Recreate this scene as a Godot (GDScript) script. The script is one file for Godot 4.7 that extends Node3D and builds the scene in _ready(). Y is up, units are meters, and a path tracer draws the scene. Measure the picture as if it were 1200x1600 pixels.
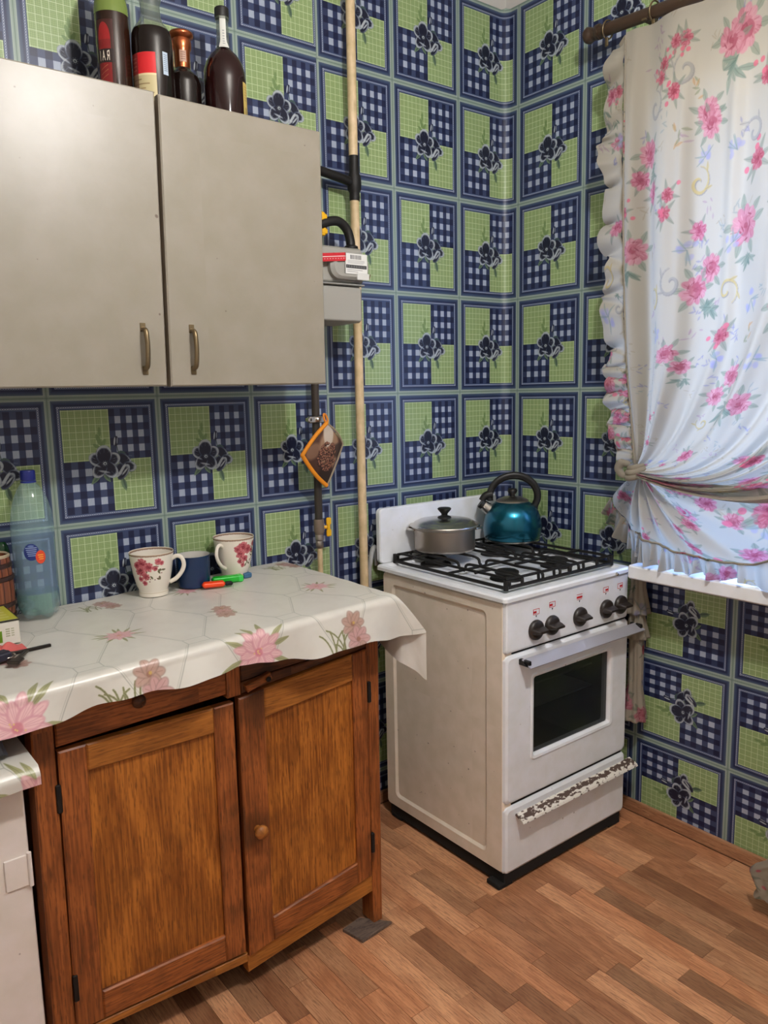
extends Node3D
# A small kitchen corner: wallpapered walls, gas stove, old wooden cabinet, wall cupboard, curtained window.
# Axes: wall_back is the plane z = 0, wall_right the plane x = 0, the floor y = 0; metres.

const TILE_W := 0.265
const TILE_H := 0.3031

# ---------------------------------------------------------------- mesh builder
class MB:
	var v := PackedVector3Array()
	var n := PackedVector3Array()
	var t := PackedVector2Array()
	var ix := PackedInt32Array()
	var uo := Vector2.ZERO      # texture offset
	var us := 1.0               # texture repeats per metre
	var grain := 1              # axis along which the grain (texture v) runs

	func uv_of(p: Vector3, nn: Vector3) -> Vector2:
		var a := nn.abs()
		var k := 0
		if a.y >= a.x and a.y >= a.z: k = 1
		elif a.z >= a.x: k = 2
		var vv: float
		var uu: float
		if k == grain:
			uu = p[(k + 1) % 3]
			vv = p[(k + 2) % 3]
		else:
			vv = p[grain]
			uu = p[3 - k - grain]
		return Vector2(uu, -vv) * us + uo

	func put(p: Vector3, nn: Vector3) -> int:
		v.append(p); n.append(nn); t.append(uv_of(p, nn))
		return v.size() - 1

	func put_uv(p: Vector3, nn: Vector3, q: Vector2) -> int:
		v.append(p); n.append(nn); t.append(q)
		return v.size() - 1

	# triangle whose outside is told by a direction
	func tri_out(a: int, b: int, c: int, out: Vector3) -> void:
		if (v[b] - v[a]).cross(v[c] - v[a]).dot(out) > 0.0:
			ix.append_array([a, c, b])
		else:
			ix.append_array([a, b, c])

	func flat(ps: Array, out: Vector3) -> void:
		var nn: Vector3 = (ps[1] - ps[0]).cross(ps[2] - ps[0])
		if nn.length() < 1e-12 and ps.size() > 3: nn = (ps[2] - ps[0]).cross(ps[3] - ps[0])
		nn = nn.normalized()
		if nn.dot(out) < 0: nn = -nn
		var base := v.size()
		for p in ps: put(p, nn)
		for k in range(1, ps.size() - 1): tri_out(base, base + k, base + k + 1, nn)

	# rounded box
	func box(c: Vector3, size: Vector3, r := 0.002, basis := Basis()) -> void:
		var h := size * 0.5
		r = minf(r, minf(h.x, minf(h.y, h.z)) * 0.98)
		var base := v.size()
		var id := {}
		for sx in [-1, 1]:
			for sy in [-1, 1]:
				for sz in [-1, 1]:
					var s := Vector3(sx, sy, sz)
					for k in 3:
						var p := s * (h - Vector3(r, r, r))
						p[k] += s[k] * r
						var nn := Vector3.ZERO
						nn[k] = s[k]
						id[[sx, sy, sz, k]] = put(p, nn)
		var faces := []
		for k in 3:
			var a := (k + 1) % 3
			var b := (k + 2) % 3
			for s in [-1, 1]:
				var q := []
				for ab in [[-1, -1], [1, -1], [1, 1], [-1, 1]]:
					var key := [0, 0, 0, k]
					key[k] = s; key[a] = ab[0]; key[b] = ab[1]
					q.append(id[key])
				faces.append(q)
			for sa in [-1, 1]:
				for sb in [-1, 1]:
					var q2 := []
					for e in [[-1, a], [1, a], [1, b], [-1, b]]:
						var key2 := [0, 0, 0, e[1]]
						key2[k] = e[0]; key2[a] = sa; key2[b] = sb
						q2.append(id[key2])
					faces.append(q2)
		for sx in [-1, 1]:
			for sy in [-1, 1]:
				for sz in [-1, 1]:
					faces.append([id[[sx, sy, sz, 0]], id[[sx, sy, sz, 1]], id[[sx, sy, sz, 2]]])
		for q in faces:
			var out := Vector3.ZERO
			for i in q: out += n[i]
			for k in range(1, q.size() - 1): tri_out(q[0], q[k], q[k + 1], out)
		for i in range(base, v.size()):
			if basis == Basis(): t[i] = uv_of(v[i] + c, n[i])
			v[i] = c + basis * v[i]
			n[i] = basis * n[i]

	# box between two corners
	func span(a: Vector3, b: Vector3, r := 0.002) -> void:
		box((a + b) * 0.5, (b - a).abs(), r)

	# polygon in a plane (x, y of the transform), z from z0 up to z1; front edges bevelled
	func prism(poly: PackedVector2Array, z0: float, z1: float, bevel := 0.0, xf := Transform3D()) -> void:
		var area := 0.0
		var m := poly.size()
		for i in m: area += poly[i].cross(poly[(i + 1) % m])
		if area < 0: poly.reverse()
		var inner := PackedVector2Array()
		for i in m:
			var d0 := (poly[i] - poly[(i + m - 1) % m]).normalized()
			var d1 := (poly[(i + 1) % m] - poly[i]).normalized()
			var n0 := Vector2(-d0.y, d0.x)
			var n1 := Vector2(-d1.y, d1.x)
			var bis := (n0 + n1)
			var k := bis.length_squared()
			inner.append(poly[i] + (bis * (2.0 * bevel / k) if k > 0.1 else Vector2.ZERO))
		var nz := xf.basis.z.normalized()
		for side in 2:
			var ring: PackedVector2Array = inner if side else poly
			var z := z1 if side else z0
			var base := v.size()
			var nn := nz if side else -nz
			for p in ring: put(xf * Vector3(p.x, p.y, z), nn)
			var tr := Geometry2D.triangulate_polygon(ring)
			for i in range(0, tr.size(), 3): tri_out(base + tr[i], base + tr[i + 1], base + tr[i + 2], nn)
		for i in m:
			var j := (i + 1) % m
			var d := (poly[j] - poly[i]).normalized()
			var o := (xf.basis * Vector3(d.y, -d.x, 0)).normalized()
			flat([xf * Vector3(poly[i].x, poly[i].y, z0), xf * Vector3(poly[j].x, poly[j].y, z0), xf * Vector3(poly[j].x, poly[j].y, z1 - bevel), xf * Vector3(poly[i].x, poly[i].y, z1 - bevel)], o)
			if bevel > 0.0:
				flat([xf * Vector3(poly[i].x, poly[i].y, z1 - bevel), xf * Vector3(poly[j].x, poly[j].y, z1 - bevel), xf * Vector3(inner[j].x, inner[j].y, z1), xf * Vector3(inner[i].x, inner[i].y, z1)], o + nz)

	# smooth grid of nu x nv points (row by row); side: +1 or -1 tells which way is out
	func grid(P: PackedVector3Array, U: PackedVector2Array, nu: int, nv: int, side := 1.0) -> void:
		var N := PackedVector3Array()
		N.resize(P.size())
		for j in nv - 1:
			for i in nu - 1:
				var a := j * nu + i
				var f := (P[a + 1] - P[a]).cross(P[a + nu] - P[a])
				var g := (P[a + nu] - P[a + nu + 1]).cross(P[a + 1] - P[a + nu + 1])
				N[a] += f; N[a + 1] += f + g; N[a + nu] += f + g; N[a + nu + 1] += g
		for j in nv:
			var a := j * nu
			var b := a + nu - 1
			if P[a].distance_to(P[b]) < 1e-6:
				var s := N[a] + N[b]
				N[a] = s; N[b] = s
		var base := v.size()
		for k in P.size(): put_uv(P[k], (N[k] * side).normalized(), U[k] if U.size() else Vector2(P[k].x, P[k].y) * us + uo)
		for j in nv - 1:
			for i in nu - 1:
				var a := base + j * nu + i
				if side > 0:
					ix.append_array([a, a + nu, a + 1, a + 1, a + nu, a + nu + 1])
				else:
					ix.append_array([a, a + 1, a + nu, a + 1, a + nu + 1, a + nu])

	# surface of revolution about an axis; profile of (radius, height), creases where it turns sharply
	func lathe(prof: PackedVector2Array, c: Vector3, seg := 40, basis := Basis(), crease := 35.0) -> void:
		var start := 0
		var total := 0.0
		var along := [0.0]
		for i in range(1, prof.size()):
			total += prof[i].distance_to(prof[i - 1])
			along.append(total)
		for i in range(1, prof.size()):
			var cut := i == prof.size() - 1
			if not cut:
				cut = absf(rad_to_deg((prof[i] - prof[i - 1]).angle_to(prof[i + 1] - prof[i]))) > crease
			if cut:
				var P := PackedVector3Array()
				var U := PackedVector2Array()
				for k in range(start, i + 1):
					for s in seg + 1:
						var a := TAU * s / seg if s < seg else 0.0
						P.append(c + basis * Vector3(prof[k].x * cos(a), prof[k].y, prof[k].x * sin(a)))
						U.append(Vector2(float(s) / seg, prof[k].y))
				grid(P, U, seg + 1, i + 1 - start, -1.0)
				start = i

	# tube along a path
	func tube(path: PackedVector3Array, r, seg := 10, caps := true, squash := 1.0) -> void:
		var m := path.size()
		var P := PackedVector3Array()
		var U := PackedVector2Array()
		var up := Vector3.ZERO
		var len := 0.0
		var rims := []
		for k in m:
			var d := (path[mini(k + 1, m - 1)] - path[maxi(k - 1, 0)]).normalized()
			if up == Vector3.ZERO:
				up = (Vector3.UP if absf(d.y) < 0.9 else Vector3.RIGHT)
			up = (up - d * up.dot(d)).normalized()
			var w := d.cross(up)
			if k: len += path[k].distance_to(path[k - 1])
			var rr: float = r[k] if r is Array or r is PackedFloat32Array else r
			var rim := []
			for s in seg + 1:
				var a := TAU * s / seg if s < seg else 0.0
				var q := path[k] + (w * cos(a) * squash + up * sin(a)) * rr
				P.append(q); rim.append(q)
				U.append(Vector2(float(s) / seg * TAU * rr, len) * us + uo)
			rims.append([rim, d])
		grid(P, U, seg + 1, m, -1.0)
		if caps:
			var a0: Array = rims[0][0]
			a0.pop_back()
			flat(a0, -rims[0][1])
			var a1: Array = rims[m - 1][0]
			a1.pop_back()
			flat(a1, rims[m - 1][1])

	# closed rings of equal length lofted one after the other; out: rough outward normal to orient
	func loft(rings: Array, out: Vector3, cap := true) -> void:
		var m: int = rings[0].size()
		for k in rings.size() - 1:
			var P := PackedVector3Array()
			var U := PackedVector2Array()
			for q in 2:
				for s in m + 1:
					var p: Vector3 = rings[k + q][s % m]
					P.append(p)
					U.append(uv_of(p, out))
			# orientation from the first ring against the centre
			var ce := Vector3.ZERO
			for p in rings[k]: ce += p / m
			grid(P, U, m + 1, 2, _loft_side(rings[0], out))
		if cap:
			var base := v.size()
			var last: PackedVector3Array = rings[rings.size() - 1]
			var c := Vector3.ZERO
			for p in last: c += p / m
			put(c, out)
			for p in last: put(p, out)
			for s in m: tri_out(base, base + 1 + s, base + 1 + (s + 1) % m, out)

	func _loft_side(ring: PackedVector3Array, out: Vector3) -> float:
		var c := Vector3.ZERO
		for p in ring: c += p / ring.size()
		var s := Vector3.ZERO
		for i in ring.size(): s += (ring[i] - c).cross(ring[(i + 1) % ring.size()] - c)
		return 1.0 if s.dot(out) > 0 else -1.0

	func mesh() -> ArrayMesh:
		var a := []
		a.resize(Mesh.ARRAY_MAX)
		a[Mesh.ARRAY_VERTEX] = v
		a[Mesh.ARRAY_NORMAL] = n
		a[Mesh.ARRAY_TEX_UV] = t
		a[Mesh.ARRAY_INDEX] = ix
		var m := ArrayMesh.new()
		m.add_surface_from_arrays(Mesh.PRIMITIVE_TRIANGLES, a)
		return m


# ---------------------------------------------------------------- pixel canvas for prints, grain and wear
class Canvas:
	var w: int
	var h: int
	var d := PackedByteArray()
	var wrap := false

	func _init(ww: int, hh: int, c: Color) -> void:
		w = ww; h = hh
		var im := Image.create(w, h, false, Image.FORMAT_RGB8)
		im.fill(c)
		d = im.get_data()

	func mix(x: int, y: int, c: Color, a: float) -> void:
		if wrap:
			x = posmod(x, w); y = posmod(y, h)
		elif x < 0 or y < 0 or x >= w or y >= h:
			return
		var k := (y * w + x) * 3
		d[k] = int(d[k] + (c.r * 255.0 - d[k]) * a)
		d[k + 1] = int(d[k + 1] + (c.g * 255.0 - d[k + 1]) * a)
		d[k + 2] = int(d[k + 2] + (c.b * 255.0 - d[k + 2]) * a)

	func rect(x0: float, y0: float, x1: float, y1: float, c: Color, a := 1.0) -> void:
		for y in range(int(floor(y0)), int(ceil(y1))):
			var ay := minf(1.0, minf(y + 1 - y0, y1 - y))
			for x in range(int(floor(x0)), int(ceil(x1))):
				mix(x, y, c, a * ay * minf(1.0, minf(x + 1 - x0, x1 - x)))

	func ell(cx: float, cy: float, rx: float, ry: float, rot: float, c: Color, a := 1.0, soft := 1.0, tip := 0.0) -> void:
		var r := maxf(rx, ry) + soft
		var co := cos(rot)
		var si := sin(rot)
		var mn := minf(rx, ry)
		for y in range(int(cy - r), int(cy + r) + 2):
			for x in range(int(cx - r), int(cx + r) + 2):
				var dx := x + 0.5 - cx
				var dy := y + 0.5 - cy
				var u := (dx * co + dy * si) / rx
				var q := (-dx * si + dy * co) / ry
				if tip > 0.0: q *= 1.0 + tip * absf(u)
				var e := (1.0 - sqrt(u * u + q * q)) * mn / soft + 0.5
				if e > 0.0: mix(x, y, c, a * minf(e, 1.0))

	func line(p: Vector2, q: Vector2, wd: float, c: Color, a := 1.0) -> void:
		var r := wd * 0.5
		var l := q - p
		var ll := maxf(l.length_squared(), 1e-6)
		for y in range(int(minf(p.y, q.y) - r) - 1, int(maxf(p.y, q.y) + r) + 2):
			for x in range(int(minf(p.x, q.x) - r) - 1, int(maxf(p.x, q.x) + r) + 2):
				var o := Vector2(x + 0.5, y + 0.5)
				var k := clampf((o - p).dot(l) / ll, 0.0, 1.0)
				var e := r - o.distance_to(p + l * k) + 0.5
				if e > 0.0: mix(x, y, c, a * minf(e, 1.0))

	func curve(ps: Array, wd: float, c: Color, a := 1.0) -> void:
		for i in ps.size() - 1:
			line(ps[i], ps[i + 1], wd, c, a)

	func tex() -> ImageTexture:
		var im := Image.create_from_data(w, h, false, Image.FORMAT_RGB8, d)
		return ImageTexture.create_from_image(im)


# ---------------------------------------------------------------- scene helpers
func thing(called: String, label: String, category: String, at: Vector3, group := "") -> Node3D:
	var o := Node3D.new()
	o.name = called
	o.position = at
	o.set_meta("label", label)
	o.set_meta("category", category)
	if group: o.set_meta("group", group)
	add_child(o, true)
	return o

# a mesh given in world coordinates, hung under a thing or a part
func part(parent: Node3D, called: String, mb: MB, m: Material, label := "") -> MeshInstance3D:
	var o := MeshInstance3D.new()
	o.name = called
	o.mesh = mb.mesh()
	o.material_override = m
	var off := Vector3.ZERO
	var p: Node = parent
	while p is Node3D and p != self:
		off += p.position
		p = p.get_parent()
	o.position = -off
	if label: o.set_meta("label", label)
	parent.add_child(o, true)
	return o

func struct(called: String, mb: MB, m: Material, label := "", category := "") -> MeshInstance3D:
	var o := part(self, called, mb, m)
	o.set_meta("kind", "structure")
	if label: o.set_meta("label", label)
	if category: o.set_meta("category", category)
	return o

func mat(c: Color, rough := 0.6, metal := 0.0) -> StandardMaterial3D:
	var m := StandardMaterial3D.new()
	m.albedo_color = c
	m.roughness = rough
	m.metallic = metal
	return m

func tmat(tx: Texture2D, rough := 0.6, tint := Color.WHITE) -> StandardMaterial3D:
	var m := mat(tint, rough)
	m.albedo_texture = tx
	return m

func rgb(r: int, g: int, b: int) -> Color:
	return Color(r / 255.0, g / 255.0, b / 255.0)

func V(x: float, y: float, z: float) -> Vector3:
	return Vector3(x, y, z)

func poly(a: Array) -> PackedVector2Array:
	var p := PackedVector2Array()
	for i in range(0, a.size(), 2): p.append(Vector2(a[i], a[i + 1]))
	return p

func path(a: Array) -> PackedVector3Array:
	var p := PackedVector3Array()
	for q in a: p.append(q)
	return p

func bend(a: Array, steps := 6) -> PackedVector3Array:      # smooth path through points
	var p := PackedVector3Array()
	for i in a.size() - 1:
		var p0: Vector3 = a[maxi(i - 1, 0)]
		var p3: Vector3 = a[mini(i + 2, a.size() - 1)]
		for k in steps:
			p.append(a[i].cubic_interpolate(a[i + 1], p0, p3, float(k) / steps))
	p.append(a[a.size() - 1])
	return p

func rrect(cx: float, cy: float, w: float, h: float, r: float, k := 5) -> PackedVector2Array:
	var p := PackedVector2Array()
	for c in 4:
		var sx := 1.0 if c == 0 or c == 3 else -1.0
		var sy := 1.0 if c < 2 else -1.0
		for i in k + 1:
			var a := PI * 0.5 * (c + float(i) / k)
			p.append(Vector2(cx + sx * (w * 0.5 - r) + r * cos(a), cy + sy * (h * 0.5 - r) + r * sin(a)))
	return p

# ring of a rounded rectangle in the plane z = const (axis 2) or x = const (axis 0, coordinates z, y)
func ring(p: PackedVector2Array, depth: float, axis := 2) -> PackedVector3Array:
	var o := PackedVector3Array()
	for q in p:
		if axis == 2: o.append(V(q.x, q.y, depth))
		elif axis == 0: o.append(V(depth, q.y, q.x))
		else: o.append(V(q.x, depth, q.y))
	return o


# ---------------------------------------------------------------- textures
func wallpaper_tex() -> ImageTexture:
	var W := 512
	var H := 586
	var c := Canvas.new(W, H, rgb(58, 74, 118))
	c.wrap = true
	var g0 := rgb(166, 182, 168)
	var navy := rgb(20, 29, 70)
	# grout band: pale green grey with fine lines, then slate blue fading to navy
	for k in range(10, 52):
		var e := absf(k - 26.0) / 26.0
		var cc := rgb(98, 116, 132).lerp(rgb(60, 76, 110), smoothstep(12.0, 22.0, k)).lerp(rgb(32, 42, 82), smoothstep(23.0, 29.0, k) * 0.9).lerp(rgb(62, 78, 116), smoothstep(33.0, 39.0, k))
		c.rect(k, k * 1.1, k + 1.0, H - k * 1.1, cc); c.rect(W - k - 1.0, k * 1.1, W - k, H - k * 1.1, cc)
		c.rect(k, k * 1.1, W - k, k * 1.1 + 1.2, cc); c.rect(k, H - k * 1.1 - 1.2, W - k, H - k * 1.1, cc)
	for s in [-1.0, 1.0]:
		c.rect(-13, -13 if s < 0 else 0, 13, H, g0, 0.5)
	c.rect(-13, -13, 13, H + 0.0, g0); c.rect(-13, -13, W + 0.0, 13, g0)
	for o in [-12.0, 10.0]:
		c.rect(o, 0, o + 2.5, H, rgb(205, 214, 205), 0.8); c.rect(0, o, W, o + 2.5, rgb(205, 214, 205), 0.8)
	c.rect(-2, 0, 2, H, rgb(104, 128, 116), 0.8); c.rect(0, -2, W, 2, rgb(104, 128, 116), 0.8)
	for k in range(0, H, 5): c.rect(-12, k, 12, k + 1.6, rgb(112, 134, 128), 0.45)
	for k in range(0, W, 5): c.rect(k, -12, k + 1.6, 12, rgb(112, 134, 128), 0.45)
	# the inner field: two green hatched patches, two gingham patches
	var x0 := 52.0
	var y0 := 55.0
	var x2 := W - 50.0
	var y2 := H - 52.0
	var x1 := 270.0
	var y1 := 292.0
	for q in [[x0, y0, x1, y1], [x1, y1, x2, y2]]:
		c.rect(q[0], q[1], q[2], q[3], rgb(168, 190, 130))
		var k := 0
		var x: float = q[0]
		while x < q[2]:
			c.rect(x, q[1], x + 1.6, q[3], rgb(122, 148, 86), 0.55)
			x += 8.0
		var y: float = q[1]
		while y < q[3]:
			c.rect(q[0], y, q[2], y + 1.6, rgb(122, 148, 86), 0.55)
			y += 8.0
		for i in range(0, 8):
			var fx: float = q[0] + 4.0 + i * (q[2] - q[0] - 8.0) / 7.0
			var fy: float = q[1] + 4.0 + i * (q[3] - q[1] - 8.0) / 7.0
			c.rect(fx - 1.2, q[1], fx + 1.2, q[3], rgb(226, 238, 192), 0.9)
			c.rect(q[0], fy - 1.2, q[2], fy + 1.2, rgb(226, 238, 192), 0.9)
	for q in [[x1, y0, x2, y1], [x0, y1, x1, y2]]:
		c.rect(q[0], q[1], q[2], q[3], navy)
		var cw: float = (q[2] - q[0]) / 7.0
		var ch: float = (q[3] - q[1]) / 7.0
		for i in [1, 3, 5]:
			c.rect(q[0] + i * cw, q[1], q[0] + (i + 1) * cw, q[3], rgb(74, 86, 124), 0.85)
			c.rect(q[0], q[1] + i * ch, q[2], q[1] + (i + 1) * ch, rgb(70, 82, 120), 0.7)
		for i in [1, 3, 5]:
			for j in [1, 3, 5]:
				c.rect(q[0] + i * cw, q[1] + j * ch, q[0] + (i + 1) * cw, q[1] + (j + 1) * ch, rgb(192, 201, 220))
		var kx: float = q[0]
		while kx < q[2]:
			c.rect(kx, q[1], kx + 0.8, q[3], rgb(14, 20, 54), 0.3)
			kx += 4.0
	# chain stitch
	var n := 42
	for i in n:
		var u := 44.0 + (W - 88.0) * i / (n - 1)
		for yy in [44.0, H - 43.0]:
			c.ell(u, yy, 6.5, 3.6, 0, rgb(206, 212, 226), 0.95); c.ell(u, yy, 3.8, 1.7, 0, rgb(32, 42, 96))
	n = 46
	for i in n:
		var u := 46.0 + (H - 92.0) * i / (n - 1)
		for xx in [43.0, W - 42.0]:
			c.ell(xx, u, 3.6, 6.5, 0, rgb(206, 212, 226), 0.95); c.ell(xx, u, 1.7, 3.8, 0, rgb(32, 42, 96))
	# leaves and flowers
	var lf := rgb(122, 150, 92)
	for q in [[216, 196, 10, 28, -0.35], [236, 214, 9, 24, 0.5], [222, 158, 7, 22, 0.0], [206, 226, 8, 20, -1.0]]:
		c.ell(q[0], q[1], q[2], q[3], q[4], lf, 0.85)
	for q in [[322, 410, 13, 36, -0.25], [196, 372, 12, 40, 0.75], [242, 372, 11, 30, -0.6]]:
		c.ell(q[0], q[1], q[2], q[3], q[4], rgb(112, 138, 104), 1.0, 1.0, 0.4)
		c.ell(q[0] + 3, q[1], q[2] * 0.4, q[3] * 0.7, q[4], rgb(70, 92, 80), 0.8)
	c.curve([Vector2(310, 318), Vector2(306, 270), Vector2(296, 214)], 4, rgb(60, 84, 84))
	c.ell(296, 206, 13, 24, 0.15, rgb(20, 26, 56)); c.ell(290, 206, 4, 20, 0.15, rgb(200, 206, 214)); c.ell(303, 204, 3, 16, 0.1, rgb(150, 160, 180))
	c.ell(322, 268, 20, 14, 0.5, rgb(70, 96, 90)); c.ell(292, 282, 12, 9, -0.5, rgb(120, 140, 130))
	var rim := rgb(206, 212, 216)
	var dk := rgb(17, 22, 50)
	var pr := RandomNumberGenerator.new()
	pr.seed = 3
	# each petal: navy heart melting into a pale fringed edge
	var petals := [[332, 300, 0.9, 42, 27], [354, 330, 0.2, 34, 25], [324, 354, -0.9, 42, 22], [300, 338, 2.2, 28, 20],
		[206, 290, -2.6, 44, 32], [272, 290, -0.3, 40, 32], [236, 266, -1.5, 44, 38], [260, 338, 0.9, 44, 33], [212, 336, 2.3, 42, 31]]
	for q in petals:
		var ax := Vector2(cos(q[2]), sin(q[2]))
		c.ell(q[0], q[1], q[3], q[4], q[2], rgb(80, 92, 118), 1.0, 2.0)
		c.ell(q[0] + ax.x * 3, q[1] + ax.y * 3, q[3] - 3, q[4] - 2, q[2], rim, 0.85, 3.0)
		c.ell(q[0] - ax.x * 6, q[1] - ax.y * 6, q[3] - 8, q[4] - 6, q[2], dk, 1.0, 7.0)
		for k in 13:
			var a: float = q[2] + (k - 6) * 0.2
			var o: Vector2 = Vector2(q[0], q[1]) - ax * (q[3] * 0.8)
			var l1: float = q[3] * 1.62 * (1.0 - 0.035 * absf(k - 6.0))
			c.line(o + Vector2(cos(a), sin(a)) * l1 * pr.randf_range(0.62, 0.8), o + Vector2(cos(a), sin(a)) * l1, 1.3, dk if k % 2 else rgb(228, 232, 234), 0.5)
	c.ell(318, 340, 7, 30, 0.6, rim, 0.9, 2.0); c.ell(330, 352, 4, 22, 0.75, rgb(226, 230, 230), 0.85, 2.0)
	c.ell(302, 366, 18, 5, -0.6, rim, 0.8, 2.0); c.ell(232, 346, 26, 5, 0.25, rim, 0.8, 3.0); c.ell(196, 312, 24, 5, 0.5, rim, 0.7, 3.0)
	var fc := Vector2(238, 308)
	c.ell(fc.x, fc.y, 22, 20, 0, dk, 1.0, 10.0)
	c.ell(fc.x, fc.y, 9, 8, 0, rgb(196, 204, 206)); c.ell(fc.x + 1, fc.y + 1, 4, 4, 0, rgb(60, 70, 90))
	for k in 9: c.ell(fc.x + 13 * cos(k * 0.7), fc.y + 12 * sin(k * 0.7), 1.6, 1.6, 0, rim, 0.7)
	return c.tex()

# grain runs along v
func wood_tex(w: int, h: int, sd: int, base: Color, dark: Color, rings: float, contrast: float, wear := 0.0) -> ImageTexture:
	var c := Canvas.new(w, h, base)
	var a := FastNoiseLite.new()
	a.seed = sd; a.frequency = 1.0; a.noise_type = FastNoiseLite.TYPE_SIMPLEX_SMOOTH; a.fractal_octaves = 2
	var b := FastNoiseLite.new()
	b.seed = sd + 7; b.frequency = 1.0; b.fractal_octaves = 3
	var e := FastNoiseLite.new()
	e.seed = sd + 19; e.frequency = 1.0; e.fractal_octaves = 4
	for y in h:
		var fy := float(y) / h
		for x in w:
			var fx := float(x) / w
			var warp := a.get_noise_2d(fx * 2.2, fy * 1.6) * 0.9
			var r := 0.5 + 0.5 * sin((fx * rings + warp * rings * 0.35) * TAU * 0.5)
			var fine := b.get_noise_2d(fx * 120.0, fy * 4.0)
			var pore := b.get_noise_2d(fx * 260.0 + 40.0, fy * 11.0)
			var k := clampf(0.35 + contrast * (r - 0.5) * 0.7 + fine * contrast * 1.1, 0.0, 1.0)
			var col := base.lerp(dark, k)
			if pore > 0.2: col = col.lerp(dark * 0.7, minf(1.0, (pore - 0.2) * 3.0) * contrast)
			if wear > 0.0:
				var s := e.get_noise_2d(fx * 5.0, fy * 5.0)
				if s > 0.18: col = col.lerp(dark * 0.55, minf(1.0, (s - 0.18) * 3.0) * wear)
				elif s < -0.25: col = col.lerp(base * 1.15, minf(1.0, (-s - 0.25) * 2.0) * wear)
			var i := (y * w + x) * 3
			c.d[i] = clampi(int(col.r * 255.0), 0, 255); c.d[i + 1] = clampi(int(col.g * 255.0), 0, 255); c.d[i + 2] = clampi(int(col.b * 255.0), 0, 255)
	return c.tex()

# dark hand marks worn into the wood near the top and beside the knob
func stained(tx: ImageTexture) -> ImageTexture:
	var im := tx.get_image()
	var c := Canvas.new(im.get_width(), im.get_height(), Color.BLACK)
	c.d = im.get_data()
	c.wrap = true
	var R := RandomNumberGenerator.new()
	R.seed = 14
	for k in 70:
		var y := R.randf() * R.randf() * 170.0 if k < 46 else R.randf_range(330, 430)
		c.ell(R.randf() * 480.0, y, R.randf_range(8, 26), R.randf_range(20, 60), R.randf_range(-0.2, 0.2), rgb(46, 26, 16), R.randf_range(0.12, 0.3), 14.0)
	return c.tex()

# pale paint with faint mottling and sparse dark chips
func paint_tex(sd: int, base: Color, spots: int, blotch := 0.05) -> ImageTexture:
	var w := 512
	var c := Canvas.new(w, w, base)
	c.wrap = true
	var e := FastNoiseLite.new()
	e.seed = sd; e.frequency = 1.0; e.fractal_octaves = 4
	for y in w:
		for x in w:
			var k := 1.0 + blotch * e.get_noise_2d(x / 90.0, y / 90.0) * 2.0
			var i := (y * w + x) * 3
			c.d[i] = clampi(int(base.r * k * 255.0), 0, 255); c.d[i + 1] = clampi(int(base.g * k * 255.0), 0, 255); c.d[i + 2] = clampi(int(base.b * (k * 1.5 - 0.5) * 255.0), 0, 255)
	var rng := RandomNumberGenerator.new()
	rng.seed = sd
	for i in spots:
		var r := rng.randf_range(0.5, 1.8) if i % 8 else rng.randf_range(2.0, 3.0)
		c.ell(rng.randf() * w, rng.randf() * w, r, r * rng.randf_range(0.5, 1.2), rng.randf() * 3.0, rgb(66, 44, 34), rng.randf_range(0.25, 0.7))
	return c.tex()

func chipped_tex(sd: int, paint: Color, under: Color, share: float) -> ImageTexture:
	var c := Canvas.new(64, 1024, paint)
	var e := FastNoiseLite.new()
	e.seed = sd; e.frequency = 1.0; e.fractal_octaves = 5
	for y in 1024:
		for x in 64:
			var k := clampf((e.get_noise_2d(x / 26.0, y / 40.0) * 0.9 + share - absf(x / 64.0 - 0.40) * 1.3) * 9.0, 0.0, 1.0)
			var g := 1.0 + 0.4 * e.get_noise_2d(x / 3.0 + 90.0, y / 5.0)
			c.mix(x, y, Color(under.r * g, under.g * g, under.b * g), k)
	return c.tex()

func leaf(c: Canvas, x: float, y: float, l: float, w: float, a: float, col: Color, al := 0.9) -> void:
	c.ell(x + cos(a) * l * 0.5, y + sin(a) * l * 0.5, l * 0.5, w * 0.5, a, col, al, 1.2, 0.5)
	c.line(Vector2(x, y), Vector2(x + cos(a) * l, y + sin(a) * l), 0.9, col.darkened(0.35), al * 0.6)

func rose(c: Canvas, x: float, y: float, r: float, pale: Color, deep: Color, rng: RandomNumberGenerator) -> void:
	for i in 11:
		var a := TAU * i / 11.0 + rng.randf() * 0.5
		c.ell(x + cos(a) * r * 0.62, y + sin(a) * r * 0.62, r * rng.randf_range(0.34, 0.5), r * 0.27, a + rng.randf_range(-0.4, 0.4), pale.lerp(deep, rng.randf() * 0.5), 0.9, 1.5)
	for i in 9:
		var a := TAU * i / 9.0 + rng.randf()
		c.ell(x + cos(a) * r * 0.34, y + sin(a) * r * 0.34, r * 0.3, r * 0.18, a + 1.2, pale.lerp(deep, rng.randf_range(0.2, 0.9)), 0.85, 1.5)
	for i in 7:
		var a := rng.randf() * TAU
		var q := rng.randf() * r * 0.75
		c.ell(x + cos(a) * q, y + sin(a) * q, r * 0.2, r * 0.05, a + 1.4, deep.darkened(0.12), 0.75)
	for i in 26:
		var a := TAU * i / 26.0 + rng.randf_range(-0.1, 0.1)
		var q := r * rng.randf_range(0.62, 0.98)
		var u := Vector2(cos(a), sin(a))
		c.line(Vector2(x, y) + u * q * 0.72, Vector2(x, y) + u.rotated(0.12) * q * 1.08, 1.5, pale.lightened(0.12) if i % 3 else deep, 0.55)
	c.ell(x, y, r * 0.2, r * 0.16, 0.4, deep, 0.9, 2.0)

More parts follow.
